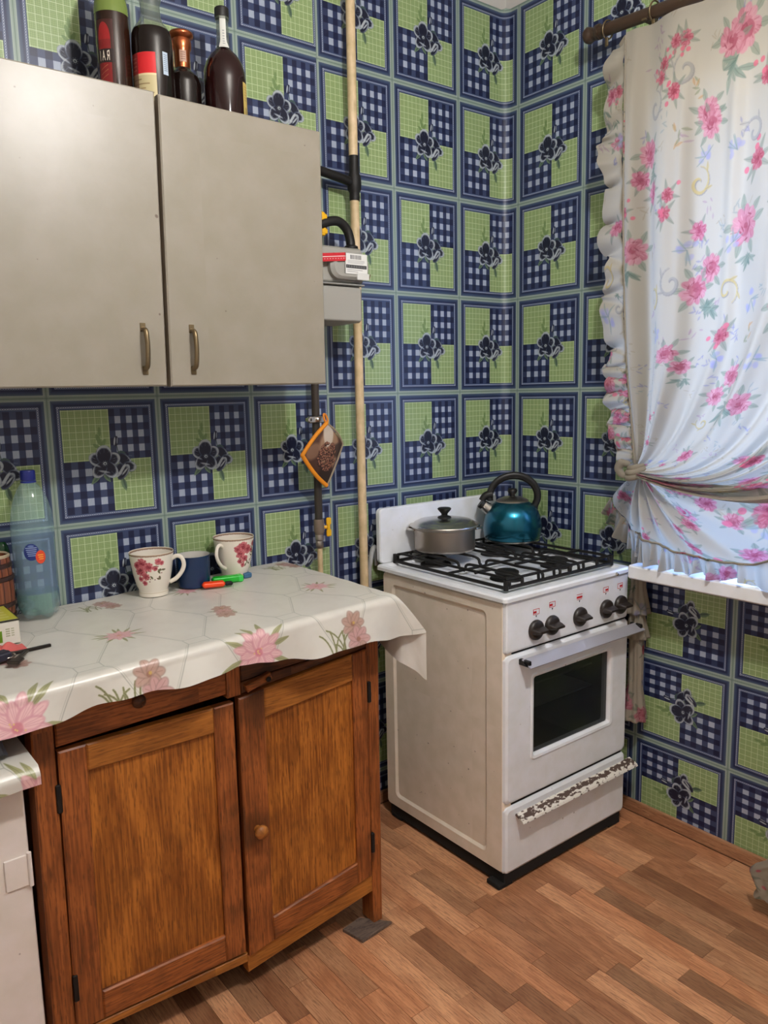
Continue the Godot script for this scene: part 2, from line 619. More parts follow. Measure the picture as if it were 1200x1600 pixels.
func scroll(c: Canvas, x: float, y: float, r: float, flip: float, a0: float, col: Color) -> void:
	var ps := []
	for i in 26:
		var k := i / 25.0
		var q := r * (1.0 - 0.85 * k)
		var a := a0 + flip * k * 7.0
		ps.append(Vector2(x + cos(a) * q, y + sin(a) * q))
	for i in 25:
		c.line(ps[i] + Vector2(1.6, 1.8), ps[i + 1] + Vector2(1.6, 1.8), 2.0 + 7.0 * sin(PI * i / 25.0) * r / 40.0, rgb(132, 128, 126), 0.45)
	for i in 25:
		c.line(ps[i], ps[i + 1], 1.5 + 6.0 * sin(PI * i / 25.0) * r / 40.0, col, 0.75)
	for i in [3, 8]:
		leaf(c, ps[i].x, ps[i].y, r * 0.6, r * 0.24, a0 + flip * i * 0.28 - flip * 0.9, col, 0.7)


# ---------------------------------------------------------------- the scene
var M := {}
var rng := RandomNumberGenerator.new()

func _ready() -> void:
	rng.seed = 20
	# camera
	var cam := Camera3D.new()
	cam.name = "camera"
	cam.fov = 66.033
	cam.near = 0.02
	cam.position = V(-2.03673, 1.33401, 1.92320)
	cam.basis = Basis.from_euler(Vector3(-0.152901, -0.660592, -0.021029))
	add_child(cam)
	cam.current = true
	# daylight outside the window: a bright overcast sky
	var we := WorldEnvironment.new()
	we.name = "world_environment"
	var env := Environment.new()
	env.background_mode = Environment.BG_SKY
	var sm := ProceduralSkyMaterial.new()
	sm.sky_top_color = rgb(140, 182, 255)
	sm.sky_horizon_color = rgb(168, 202, 255)
	sm.ground_bottom_color = rgb(150, 152, 156)
	sm.ground_horizon_color = rgb(206, 212, 222)
	var sky := Sky.new()
	sky.sky_material = sm
	env.sky = sky
	env.background_energy_multiplier = SKY_E
	env.tonemap_mode = Environment.TONE_MAPPER_LINEAR
	env.tonemap_exposure = 1.06
	env.sdfgi_enabled = true
	env.ssao_enabled = true
	env.ssil_enabled = true
	we.environment = env
	add_child(we)
	make_materials()
	build_lamp()
	build_room()
	build_floor()
	build_window()
	build_cabinet()
	build_cloth()
	build_side_cupboard()
	build_wall_cabinet()
	build_stove()
	build_pipes()
	build_meter()
	build_curtains()
	build_pot()
	build_kettle()
	build_table_things()
	build_bottles()
	build_pot_holder()

const SKY_E := 13.0
const LAMP_E := 1.6
const LAMP_AT := Vector3(-1.22, 2.30, 1.56)

func make_materials() -> void:
	M.paper = tmat(wallpaper_tex(), 0.42, Color(0.87, 0.88, 0.88))
	M.white_plaster = mat(rgb(222, 218, 210), 0.9)
	M.enamel = tmat(paint_tex(3, rgb(242, 229, 210), 26, 0.02), 0.32)
	M.enamel.uv1_triplanar = true
	M.enamel.uv1_scale = V(2.2, 2.2, 2.2)
	M.enamel_white = tmat(paint_tex(4, rgb(234, 237, 241), 12, 0.015), 0.3)
	M.enamel_white.uv1_triplanar = true
	M.enamel_white.uv1_scale = V(2.2, 2.2, 2.2)
	M.cream = tmat(paint_tex(5, rgb(142, 135, 121), 8, 0.02), 0.36)
	M.cream.uv1_triplanar = true
	M.cream.uv1_scale = V(1.6, 1.6, 1.6)
	M.cream_body = mat(rgb(120, 92, 60), 0.7)
	M.white_paint = tmat(paint_tex(6, rgb(226, 216, 208), 30, 0.02), 0.5)
	M.white_paint.uv1_triplanar = true
	M.white_paint.uv1_scale = V(2.0, 2.0, 2.0)
	M.black = mat(rgb(22, 20, 19), 0.45)
	M.black_iron = mat(rgb(24, 22, 21), 0.55, 0.3)
	M.dark = mat(rgb(14, 13, 12), 0.85)
	M.knob = mat(rgb(40, 33, 29), 0.38)
	M.steel = mat(rgb(196, 190, 182), 0.24, 1.0)
	M.steel_brushed = mat(rgb(176, 166, 156), 0.34, 1.0)
	for q in [M.steel, M.steel_brushed]:
		q.anisotropy_enabled = true
		q.anisotropy = 0.55
	M.chrome = mat(rgb(206, 205, 214), 0.38, 0.55)
	M.brass = mat(rgb(124, 108, 82), 0.4, 0.9)
	M.panel_wood = tmat(wood_tex(480, 840, 11, rgb(186, 114, 44), rgb(112, 58, 16), 7.0, 0.6, 0.16), 0.42)
	M.stile_wood = tmat(wood_tex(480, 840, 23, rgb(168, 96, 46), rgb(102, 52, 22), 8.0, 0.6, 0.22), 0.42)
	M.rail_wood = tmat(wood_tex(480, 840, 31, rgb(186, 118, 50), rgb(124, 70, 24), 8.0, 0.5, 0.2), 0.42)
	M.worn_wood = tmat(stained(wood_tex(480, 840, 23, rgb(168, 96, 46), rgb(102, 52, 22), 8.0, 0.6, 0.22)), 0.42)
	M.dark_wood = tmat(wood_tex(300, 600, 41, rgb(104, 58, 26), rgb(54, 26, 10), 6.0, 0.6, 0.6), 0.5)
	M.planks = []
	var fa := wood_tex(512, 1024, 51, rgb(212, 160, 120), rgb(170, 116, 82), 7.0, 0.62)
	var fb := wood_tex(512, 1024, 57, rgb(206, 152, 114), rgb(158, 104, 72), 14.0, 0.5)
	for k in [1.0, 0.93, 0.84, 0.75, 1.03, 0.89]:
		for f in [fa, fb]:
			M.planks.append(tmat(f, 0.4, Color(k, k * (0.985 if f == fa else 0.96), k * (0.97 if f == fa else 0.92))))
	M.pipe = tmat(paint_tex(8, rgb(206, 182, 142), 40, 0.08), 0.5)
	M.pipe.uv1_triplanar = true
	M.pipe.uv1_scale = V(3, 3, 3)
	M.meter = mat(rgb(158, 156, 148), 0.45)
	M.meter_dark = mat(rgb(150, 150, 146), 0.5)
	M.yellow = mat(rgb(232, 176, 16), 0.4)
	M.red = mat(rgb(190, 28, 32), 0.5)

func build_lamp() -> void:
	var o := thing("ceiling_lamp", "bare frosted bulb hanging from the ceiling on a short cord", "lamp", V(LAMP_AT.x, 2.56, LAMP_AT.z))
	var mb := MB.new()
	mb.tube(path([V(LAMP_AT.x, 2.556, LAMP_AT.z), V(LAMP_AT.x, LAMP_AT.y + 0.08, LAMP_AT.z)]), 0.004, 8)
	part(o, "cord", mb, M.black)
	mb = MB.new()
	mb.lathe(PackedVector2Array([Vector2(0, 0.11), Vector2(0.02, 0.11), Vector2(0.021, 0.06), Vector2(0.018, 0.05), Vector2(0, 0.05)]), LAMP_AT, 20)
	part(o, "socket", mb, M.black)
	var bulb := mat(Color.WHITE, 0.4)
	bulb.emission_enabled = true
	bulb.emission = Color(1.0, 0.92, 0.80)
	bulb.emission_energy_multiplier = 3.0
	mb = MB.new()
	var prof := PackedVector2Array()
	for i in 17:
		var a := PI * i / 16.0
		prof.append(Vector2(0.05 * sin(a), -0.05 * cos(a)))
	mb.lathe(prof, LAMP_AT, 24)
	part(o, "bulb", mb, bulb)
	var l := OmniLight3D.new()
	l.name = "bulb_light"
	l.light_color = Color(1.0, 0.99, 0.985)
	l.light_energy = LAMP_E
	l.light_size = 0.055
	l.omni_range = 12.0
	l.omni_attenuation = 2.0
	l.shadow_enabled = true
	l.position = LAMP_AT - o.position
	o.add_child(l)

# ---------------------------------------------------------------- room shell
const ROOM_X := -2.75
const ROOM_Z := 3.3
const ROOM_Y := 2.56
const WIN := [0.615, 1.62, 0.83, 2.16]     # window opening: z from, z to, y from, y to

func paper_quad(mb: MB, a: Vector3, b: Vector3, y0: float, y1: float, ua: float, ub: float, voff: float, nn: Vector3, nb := Vector3.ZERO) -> void:
	var i := mb.v.size()
	if nb == Vector3.ZERO: nb = nn
	mb.put_uv(V(a.x, y0, a.z), nn, Vector2(ua, -(y0 - voff) / TILE_H))
	mb.put_uv(V(b.x, y0, b.z), nb, Vector2(ub, -(y0 - voff) / TILE_H))
	mb.put_uv(V(b.x, y1, b.z), nb, Vector2(ub, -(y1 - voff) / TILE_H))
	mb.put_uv(V(a.x, y1, a.z), nn, Vector2(ua, -(y1 - voff) / TILE_H))
	mb.tri_out(i, i + 1, i + 2, nn)
	mb.tri_out(i, i + 2, i + 3, nn)

func build_room() -> void:
	var mb := MB.new()
	mb.span(V(ROOM_X - 0.2, -0.2, -0.2), V(0.2, 0.0, ROOM_Z + 0.2), 0.0)
	struct("floor", mb, mat(rgb(92, 60, 38), 0.8), "wood-look floor of staggered reddish brown strips", "floor")
	mb = MB.new()
	mb.span(V(ROOM_X - 0.2, ROOM_Y, -0.2), V(0.2, ROOM_Y + 0.2, ROOM_Z + 0.2), 0.0)
	var ceil := struct("ceiling", mb, M.white_plaster, "white ceiling seen only as a sliver above the wallpaper", "ceiling")
	# wallpaper: back wall in two strips with a seam, rounded into the corner
	var R := 0.03
	var ym := ROOM_Y
	mb = MB.new()
	var seam := -0.7436
	paper_quad(mb, V(ROOM_X, 0, 0), V(seam, 0, 0), 0, ym, (ROOM_X + 0.1951) / TILE_W, (seam + 0.1951) / TILE_W, 1.3322, V(0, 0, 1))
	paper_quad(mb, V(seam, 0, 0), V(-R, 0, 0), 0, ym, (seam + 0.2136) / TILE_W, (-R + 0.2136) / TILE_W, 1.3242, V(0, 0, 1))
	var uc0 := (-R + 0.2136) / TILE_W
	var uc1 := (R - 0.0578) / TILE_W + 1.0
	for i in 4:
		var a0 := PI * 0.25 * i / 4.0
		var a1 := PI * 0.25 * (i + 1) / 4.0
		paper_quad(mb, V(-R + R * sin(a0), 0, R - R * cos(a0)), V(-R + R * sin(a1), 0, R - R * cos(a1)), 0, ym, lerpf(uc0, uc1, i / 8.0), lerpf(uc0, uc1, (i + 1) / 8.0), 1.3242, V(-sin(a0), 0, cos(a0)), V(-sin(a1), 0, cos(a1)))
	var wb := struct("wall_back", mb, M.paper, "wall behind the cabinet and stove, in blue and green tile-print wallpaper", "wall")
	mb = MB.new()
	mb.span(V(ROOM_X - 0.2, 0, -0.2), V(0.2, ROOM_Y, -0.001), 0.0)
	part(wb, "masonry", mb, M.white_plaster)
	# right wall
	mb = MB.new()
	for i in 4:
		var a0 := PI * 0.25 * (i + 4) / 4.0
		var a1 := PI * 0.25 * (i + 5) / 4.0
		paper_quad(mb, V(-R + R * sin(a0), 0, R - R * cos(a0)), V(-R + R * sin(a1), 0, R - R * cos(a1)), 0, ym, lerpf(uc0, uc1, (i + 4) / 8.0), lerpf(uc0, uc1, (i + 5) / 8.0), 1.3242, V(-sin(a0), 0, cos(a0)), V(-sin(a1), 0, cos(a1)))
	var uz := func(z: float) -> float: return (z - 0.0578) / TILE_W + 1.0
	var nx := V(-1, 0, 0)
	var mid := 0.80
	paper_quad(mb, V(0, 0, R), V(0, 0, 0.45), 0, ym, uz.call(R), uz.call(0.45), 1.3242, nx)
	paper_quad(mb, V(0, 0, 0.45), V(0, 0, WIN[0]), mid, ym, uz.call(0.45), uz.call(WIN[0]), 1.3242, nx)
	paper_quad(mb, V(0, 0, WIN[0]), V(0, 0, WIN[1]), WIN[3], ym, uz.call(WIN[0]), uz.call(WIN[1]), 1.3242, nx)
	paper_quad(mb, V(0, 0, WIN[0]), V(0, 0, WIN[1]), mid, WIN[2], uz.call(WIN[0]), uz.call(WIN[1]), 1.3242, nx)
	paper_quad(mb, V(0, 0, WIN[1]), V(0, 0, ROOM_Z), mid, ym, uz.call(WIN[1]), uz.call(ROOM_Z), 1.3242, nx)
	# under the sill the paper was hung sideways
	var i0 := mb.v.size()
	for q in [[0.0, 0.45], [0.0, ROOM_Z], [mid, ROOM_Z], [mid, 0.45]]:
		mb.put_uv(V(0, q[0], q[1]), nx, Vector2((q[0] - 0.520) / TILE_W, (q[1] - 0.861) / TILE_H))
	mb.tri_out(i0, i0 + 1, i0 + 2, nx)
	mb.tri_out(i0, i0 + 2, i0 + 3, nx)
	var wr := struct("wall_right", mb, M.paper, "window wall in blue and green tile-print wallpaper, turned sideways below the sill", "wall")
	mb = MB.new()
	mb.span(V(0.001, 0, -0.2), V(0.3, ROOM_Y, WIN[0]), 0.0)
	mb.span(V(0.001, 0, WIN[1]), V(0.3, ROOM_Y, ROOM_Z + 0.2), 0.0)
	mb.span(V(0.001, 0, WIN[0]), V(0.3, WIN[2], WIN[1]), 0.0)
	mb.span(V(0.001, WIN[3], WIN[0]), V(0.3, ROOM_Y, WIN[1]), 0.0)
	part(wr, "masonry", mb, M.white_plaster)
	# walls behind the camera
	var plain := mat(rgb(226, 224, 220), 0.7)
	mb = MB.new()
	mb.span(V(ROOM_X - 0.2, 0, 0), V(ROOM_X, ROOM_Y, ROOM_Z), 0.0)
	struct("wall_left", mb, plain, "plain wall opposite the window", "wall")
	mb = MB.new()
	mb.span(V(ROOM_X - 0.2, 0, ROOM_Z), V(0.0, ROOM_Y, ROOM_Z + 0.2), 0.0)
	struct("wall_front", mb, plain, "plain wall facing the stove", "wall")
	# plaster cove under the ceiling
	mb = MB.new()
	mb.prism(poly([0, 0, 0.028, 0, 0.012, -0.012, 0, -0.02]), ROOM_X, -0.004, 0.0, Transform3D(Basis(V(0, 0, 1), V(0, 1, 0), V(1, 0, 0)), V(0, ROOM_Y - 0.001, 0.001)))
	struct("trim_1", mb, M.white_plaster, "plaster edge between ceiling and back wall", "trim")
	mb = MB.new()
	mb.prism(poly([0, 0, -0.028, 0, -0.012, -0.012, 0, -0.02]), 0.004, ROOM_Z, 0.0, Transform3D(Basis(V(1, 0, 0), V(0, 1, 0), V(0, 0, 1)), V(-0.001, ROOM_Y - 0.001, 0)))
	struct("trim_2", mb, M.white_plaster, "plaster edge between ceiling and window wall", "trim")
	mb = MB.new()
	mb.us = 1.6; mb.grain = 2
	mb.span(V(-0.014, 0.002, 0.02), V(-0.001, 0.042, ROOM_Z), 0.003)
	struct("baseboard_right", mb, M.planks[4], "brown wooden baseboard under the window", "baseboard")
	mb = MB.new()
	mb.us = 1.6; mb.grain = 0
	mb.span(V(ROOM_X, 0.002, 0.001), V(-0.016, 0.042, 0.014), 0.003)
	struct("baseboard_back", mb, M.planks[6], "brown wooden baseboard behind the stove", "baseboard")

func build_floor() -> void:
	var fl: Node3D = get_node("floor")
	var pw := 0.0535
	var far := MB.new()
	var x := -0.015
	var col := 0
	while x - pw > ROOM_X:
		var z := 0.015 - rng.randf() * 0.3
		while z < ROOM_Z:
			var l: float = [0.22, 0.31, 0.36, 0.42][rng.randi() % 4]
			var z0 := maxf(z, 0.015)
			var z1 := minf(z + l, ROOM_Z)
			z += l
			if z1 - z0 < 0.02: continue
			var seen := z1 > 0.12 and z0 < 1.75 and x < 0.1 and x > -1.62 and (z0 - 0.25) < (x + 1.78) * 0.85 + 0.25 and not (x - pw > -0.6 and z1 < 0.56)
			if seen:
				var mb := MB.new()
				mb.us = 1.5; mb.grain = 2
				mb.uo = Vector2(rng.randf(), rng.randf())
				mb.box(V(x - pw * 0.5, 0.0, (z0 + z1) * 0.5), V(pw - 0.0005, 0.006, z1 - z0 - 0.0005), 0.0005)
				part(fl, "plank", mb, M.planks[rng.randi() % M.planks.size()])
			else:
				far.us = 1.5; far.grain = 2
				far.uo = Vector2(rng.randf(), rng.randf())
				far.box(V(x - pw * 0.5, 0.0, (z0 + z1) * 0.5), V(pw - 0.0005, 0.006, z1 - z0 - 0.0005), 0.0005)
		x -= pw
		col += 1
	var o := part(fl, "plank", far, M.planks[2])
	o.set_meta("kind", "stuff")

func build_window() -> void:
	var mb := MB.new()
	var z0: float = WIN[0]
	var z1: float = WIN[1]
	var y0: float = WIN[2]
	var y1: float = WIN[3]
	var x0 := 0.16
	var x1 := 0.21
	mb.span(V(x0, y0, z0), V(x1, y0 + 0.06, z1), 0.004)
	mb.span(V(x0, y1 - 0.06, z0), V(x1, y1, z1), 0.004)
	mb.span(V(x0, y0 + 0.06, z0), V(x1, y1 - 0.06, z0 + 0.06), 0.004)
	mb.span(V(x0, y0 + 0.06, z1 - 0.06), V(x1, y1 - 0.06, z1), 0.004)
	mb.span(V(x0, y0 + 0.06, (z0 + z1) * 0.5 - 0.035), V(x1, y1 - 0.06, (z0 + z1) * 0.5 + 0.035), 0.004)
	var w := struct("window_1", mb, mat(rgb(226, 226, 222), 0.4), "white framed window behind the flowered curtain", "window")
	var g := mat(Color(1, 1, 1, 0.06), 0.02)
	g.transparency = BaseMaterial3D.TRANSPARENCY_ALPHA
	for k in 2:
		var zz := z0 + 0.06 if k == 0 else (z0 + z1) * 0.5 + 0.035
		mb = MB.new()
		mb.span(V(0.184, y0 + 0.06, zz), V(0.188, y1 - 0.06, zz + (z1 - z0) * 0.5 - 0.095), 0.0)
		part(w, "pane", mb, g)
	mb = MB.new()
	mb.span(V(-0.15, 0.79, 0.616), V(0.158, 0.83, 1.75), 0.006)
	var s := struct("trim_3", mb, M.enamel_white, "thick white window sill above the sideways wallpaper", "windowsill")


# ---------------------------------------------------------------- base cabinet of old wood
func quad_slab(q: Array, z0: float, z1: float, bevel: float, grain: int, u := Vector2.ZERO, us := 1.36) -> MB:
	var mb := MB.new()
	mb.grain = grain
	mb.us = us
	mb.uo = u
	mb.prism(poly(q), z0, z1, bevel)
	return mb

# frame-and-panel door from its four corners (tl, tr, br, bl) and stile widths (left, right, top, bottom)
func panel_door(parent: Node3D, c: Array, wd: Array, zf: float, sd: int) -> Node3D:
	var tl := Vector2(c[0], c[1])
	var tr := Vector2(c[2], c[3])
	var br := Vector2(c[4], c[5])
	var bl := Vector2(c[6], c[7])
	var d := MeshInstance3D.new()
	var at := func(u: float, v: float) -> Vector2: return tl.lerp(tr, u).lerp(bl.lerp(br, u), v)
	var W := tl.distance_to(tr)
	var H := tl.distance_to(bl)
	var l: float = wd[0] / W
	var r: float = 1.0 - wd[1] / W
	var t: float = wd[2] / H
	var b: float = 1.0 - wd[3] / H
	var q := func(u0: float, v0: float, u1: float, v1: float) -> Array:
		var o := []
		for k in [[u0, v0], [u1, v0], [u1, v1], [u0, v1]]:
			var p: Vector2 = at.call(k[0], k[1])
			o.append(p.x); o.append(p.y)
		return o
	var door := part(parent, "door", quad_slab(q.call(l - 0.02, t - 0.02, r + 0.02, b + 0.02), zf - 0.016, zf - 0.009, 0.0, 1, Vector2(2.32 if sd == 1 else 2.22, 1.0), 1.36), M.panel_wood)
	part(door, "stile", quad_slab(q.call(0.0, 0.0, l, 1.0), zf - 0.02, zf, 0.003, 1, Vector2(0.37 * sd + 0.2, 1.0)), M.stile_wood if sd == 1 else M.worn_wood)
	part(door, "stile", quad_slab(q.call(r, 0.0, 1.0, 1.0), zf - 0.02, zf, 0.003, 1, Vector2(0.57 * sd + 0.3, 1.0)), M.worn_wood if sd == 1 else M.stile_wood)
	part(door, "rail", quad_slab(q.call(l, 0.0, r, t), zf - 0.02, zf - 0.0006, 0.003, 0, Vector2(0.2 * sd, 0.7)), M.rail_wood)
	part(door, "rail", quad_slab(q.call(l, b, r, 1.0), zf - 0.02, zf - 0.0006, 0.003, 0, Vector2(0.5 * sd, 0.2)), M.stile_wood)
	return door

func turned_knob(p: Vector3, r: float) -> MB:
	var mb := MB.new()
	var b := Basis(V(1, 0, 0), V(0, 0, 1), V(0, -1, 0))
	mb.lathe(PackedVector2Array([Vector2(r * 0.5, -0.004), Vector2(r * 0.42, r * 0.5), Vector2(r * 0.55, r * 0.8), Vector2(r * 0.95, r * 1.1), Vector2(r, r * 1.4), Vector2(r * 0.85, r * 1.75), Vector2(r * 0.4, r * 1.95), Vector2(0, r * 2.0)]), p, 20, b, 70.0)
	return mb

func build_cabinet() -> void:
	var zf := 0.474
	var o := thing("wooden_cabinet", "old honey-brown wooden floor cabinet with two panelled doors beside the stove", "cabinet", V(-1.33, 0, 0.25))
	# four square posts
	part(o, "leg", quad_slab([-1.722, 0.80, -1.683, 0.80, -1.692, 0.004, -1.732, 0.004], zf - 0.05, zf - 0.001, 0.003, 1, Vector2(0.2, 0)), M.stile_wood)
	part(o, "leg", quad_slab([-0.970, 0.815, -0.934, 0.815, -0.941, 0.010, -0.968, 0.010], zf - 0.05, zf - 0.001, 0.003, 1, Vector2(0.6, 0.3)), M.stile_wood)
	part(o, "leg", quad_slab([-1.722, 0.80, -1.683, 0.80, -1.692, 0.004, -1.732, 0.004], 0.02, 0.065, 0.003, 1, Vector2(0.8, 0)), M.dark_wood)
	part(o, "leg", quad_slab([-0.970, 0.815, -0.934, 0.815, -0.941, 0.004, -0.968, 0.004], 0.02, 0.065, 0.003, 1, Vector2(0.1, 0.3)), M.dark_wood)
	# carcass
	var mb := MB.new()
	mb.us = 2.0
	mb.prism(poly([0.065, 0.10, zf - 0.05, 0.10, zf - 0.05, 0.80, 0.065, 0.80]), -0.008, 0.008, 0.0, Transform3D(Basis(V(0, 0, 1), V(0, 1, 0), V(-1, 0, 0)), V(-1.706, 0, 0)))
	part(o, "side_panel", mb, M.dark_wood)
	mb = MB.new()
	mb.us = 2.0
	mb.prism(poly([0.065, 0.10, zf - 0.05, 0.10, zf - 0.05, 0.81, 0.065, 0.81]), -0.008, 0.008, 0.0, Transform3D(Basis(V(0, 0, 1), V(0, 1, 0), V(-1, 0, 0)), V(-0.953, 0, 0)))
	part(o, "side_panel", mb, M.dark_wood)
	mb = MB.new()
	mb.span(V(-1.70, 0.10, 0.03), V(-0.96, 0.80, 0.04), 0.0)
	mb.span(V(-1.70, 0.105, 0.04), V(-0.96, 0.118, zf - 0.03), 0.0)
	part(o, "back_panel", mb, M.dark_wood)
	# top board under the cloth, tipped as the photo shows: the right side stands higher
	mb = MB.new()
	mb.us = 2.0; mb.grain = 0
	mb.prism(poly([-1.80, 0.806, -0.925, 0.832, -0.925, 0.850, -1.80, 0.828]), 0.012, 0.522, 0.0)
	part(o, "top_board", mb, M.rail_wood)
	# drawer row
	part(o, "rail", quad_slab([-1.683, 0.808, -0.970, 0.826, -0.970, 0.792, -1.683, 0.772], zf - 0.04, zf - 0.004, 0.002, 0, Vector2(0, 0.4)), M.dark_wood)
	var d := part(o, "drawer", quad_slab([-1.680, 0.770, -1.334, 0.782, -1.334, 0.709, -1.680, 0.697], zf - 0.03, zf - 0.006, 0.003, 0, Vector2(0.3, 0.1)), M.stile_wood)
	part(d, "knob", turned_knob(V(-1.528, 0.752, zf - 0.006), 0.014), M.dark_wood)
	d = part(o, "drawer", quad_slab([-1.300, 0.783, -0.972, 0.792, -0.972, 0.745, -1.300, 0.727], zf - 0.03, zf - 0.008, 0.003, 0, Vector2(0.7, 0.2)), M.dark_wood)
	part(o, "mullion", quad_slab([-1.334, 0.785, -1.302, 0.786, -1.302, 0.700, -1.334, 0.700], zf - 0.035, zf - 0.004, 0.002, 1, Vector2(0.1, 0.2)), M.stile_wood)
	part(o, "rail", quad_slab([-1.300, 0.726, -0.970, 0.744, -0.970, 0.730, -1.300, 0.702], zf - 0.035, zf - 0.006, 0.002, 0, Vector2(0.5, 0.4)), M.dark_wood)
	# small turn latch over the right door
	mb = quad_slab([-1.296, 0.722, -1.236, 0.738, -1.232, 0.722, -1.292, 0.706], zf - 0.004, zf + 0.010, 0.003, 0, Vector2(0.2, 0.9))
	var latch := part(o, "turn_latch", mb, M.stile_wood)
	part(latch, "screw", turned_knob(V(-1.246, 0.727, zf + 0.008), 0.006), M.black_iron)
	# doors
	var door := panel_door(o, [-1.680, 0.690, -1.3225, 0.690, -1.3225, 0.106, -1.690, 0.118], [0.052, 0.046, 0.054, 0.060], zf, 1)
	for y in [0.60, 0.21]:
		mb = MB.new()
		mb.span(V(-1.690, y - 0.028, zf - 0.006), V(-1.680, y + 0.028, zf + 0.003), 0.002)
		part(door, "hinge", mb, M.black_iron)
	door = panel_door(o, [-1.312, 0.696, -0.973, 0.730, -0.973, 0.146, -1.316, 0.094], [0.062, 0.042, 0.066, 0.058], zf + 0.003, 2)
	for y in [0.622, 0.232]:
		mb = MB.new()
		mb.span(V(-0.974, y - 0.026, zf - 0.004), V(-0.964, y + 0.026, zf + 0.006), 0.002)
		part(door, "hinge", mb, M.black_iron)
	part(door, "knob", turned_knob(V(-1.284, 0.391, zf + 0.003), 0.0155), M.rail_wood)
	# bottom rails
	part(o, "rail", quad_slab([-1.690, 0.114, -1.318, 0.100, -1.318, 0.078, -1.690, 0.098], zf - 0.03, zf - 0.004, 0.002, 0, Vector2(0.1, 0.1)), M.rail_wood)
	part(o, "rail", quad_slab([-1.318, 0.092, -0.968, 0.143, -0.968, 0.098, -1.318, 0.052], zf - 0.03, zf - 0.004, 0.002, 0, Vector2(0.6, 0.1)), M.rail_wood)
	# shim under the right leg
	var s := thing("shim_board", "thin grey board wedged under the cabinet leg nearest the stove", "board", V(-0.98, 0.003, 0.47))
	mb = MB.new()
	mb.us = 3.0
	mb.prism(poly([-1.042, -0.440, -0.985, -0.430, -0.930, -0.495, -1.028, -0.505]), 0.0, 0.008, 0.001, Transform3D(Basis(V(1, 0, 0), V(0, 0, -1), V(0, 1, 0)), V(0, 0.0035, 0)))
	part(s, "board", mb, tmat(wood_tex(128, 256, 77, rgb(118, 100, 88), rgb(78, 64, 56), 5.0, 0.6), 0.6))

# ---------------------------------------------------------------- oilcloth on the cabinet
const CX0 := -1.84
const CPX := 1150.0        # texture pixels per metre

func top_y(x: float) -> float:
	return 0.838 + (x + 1.55) * 0.030

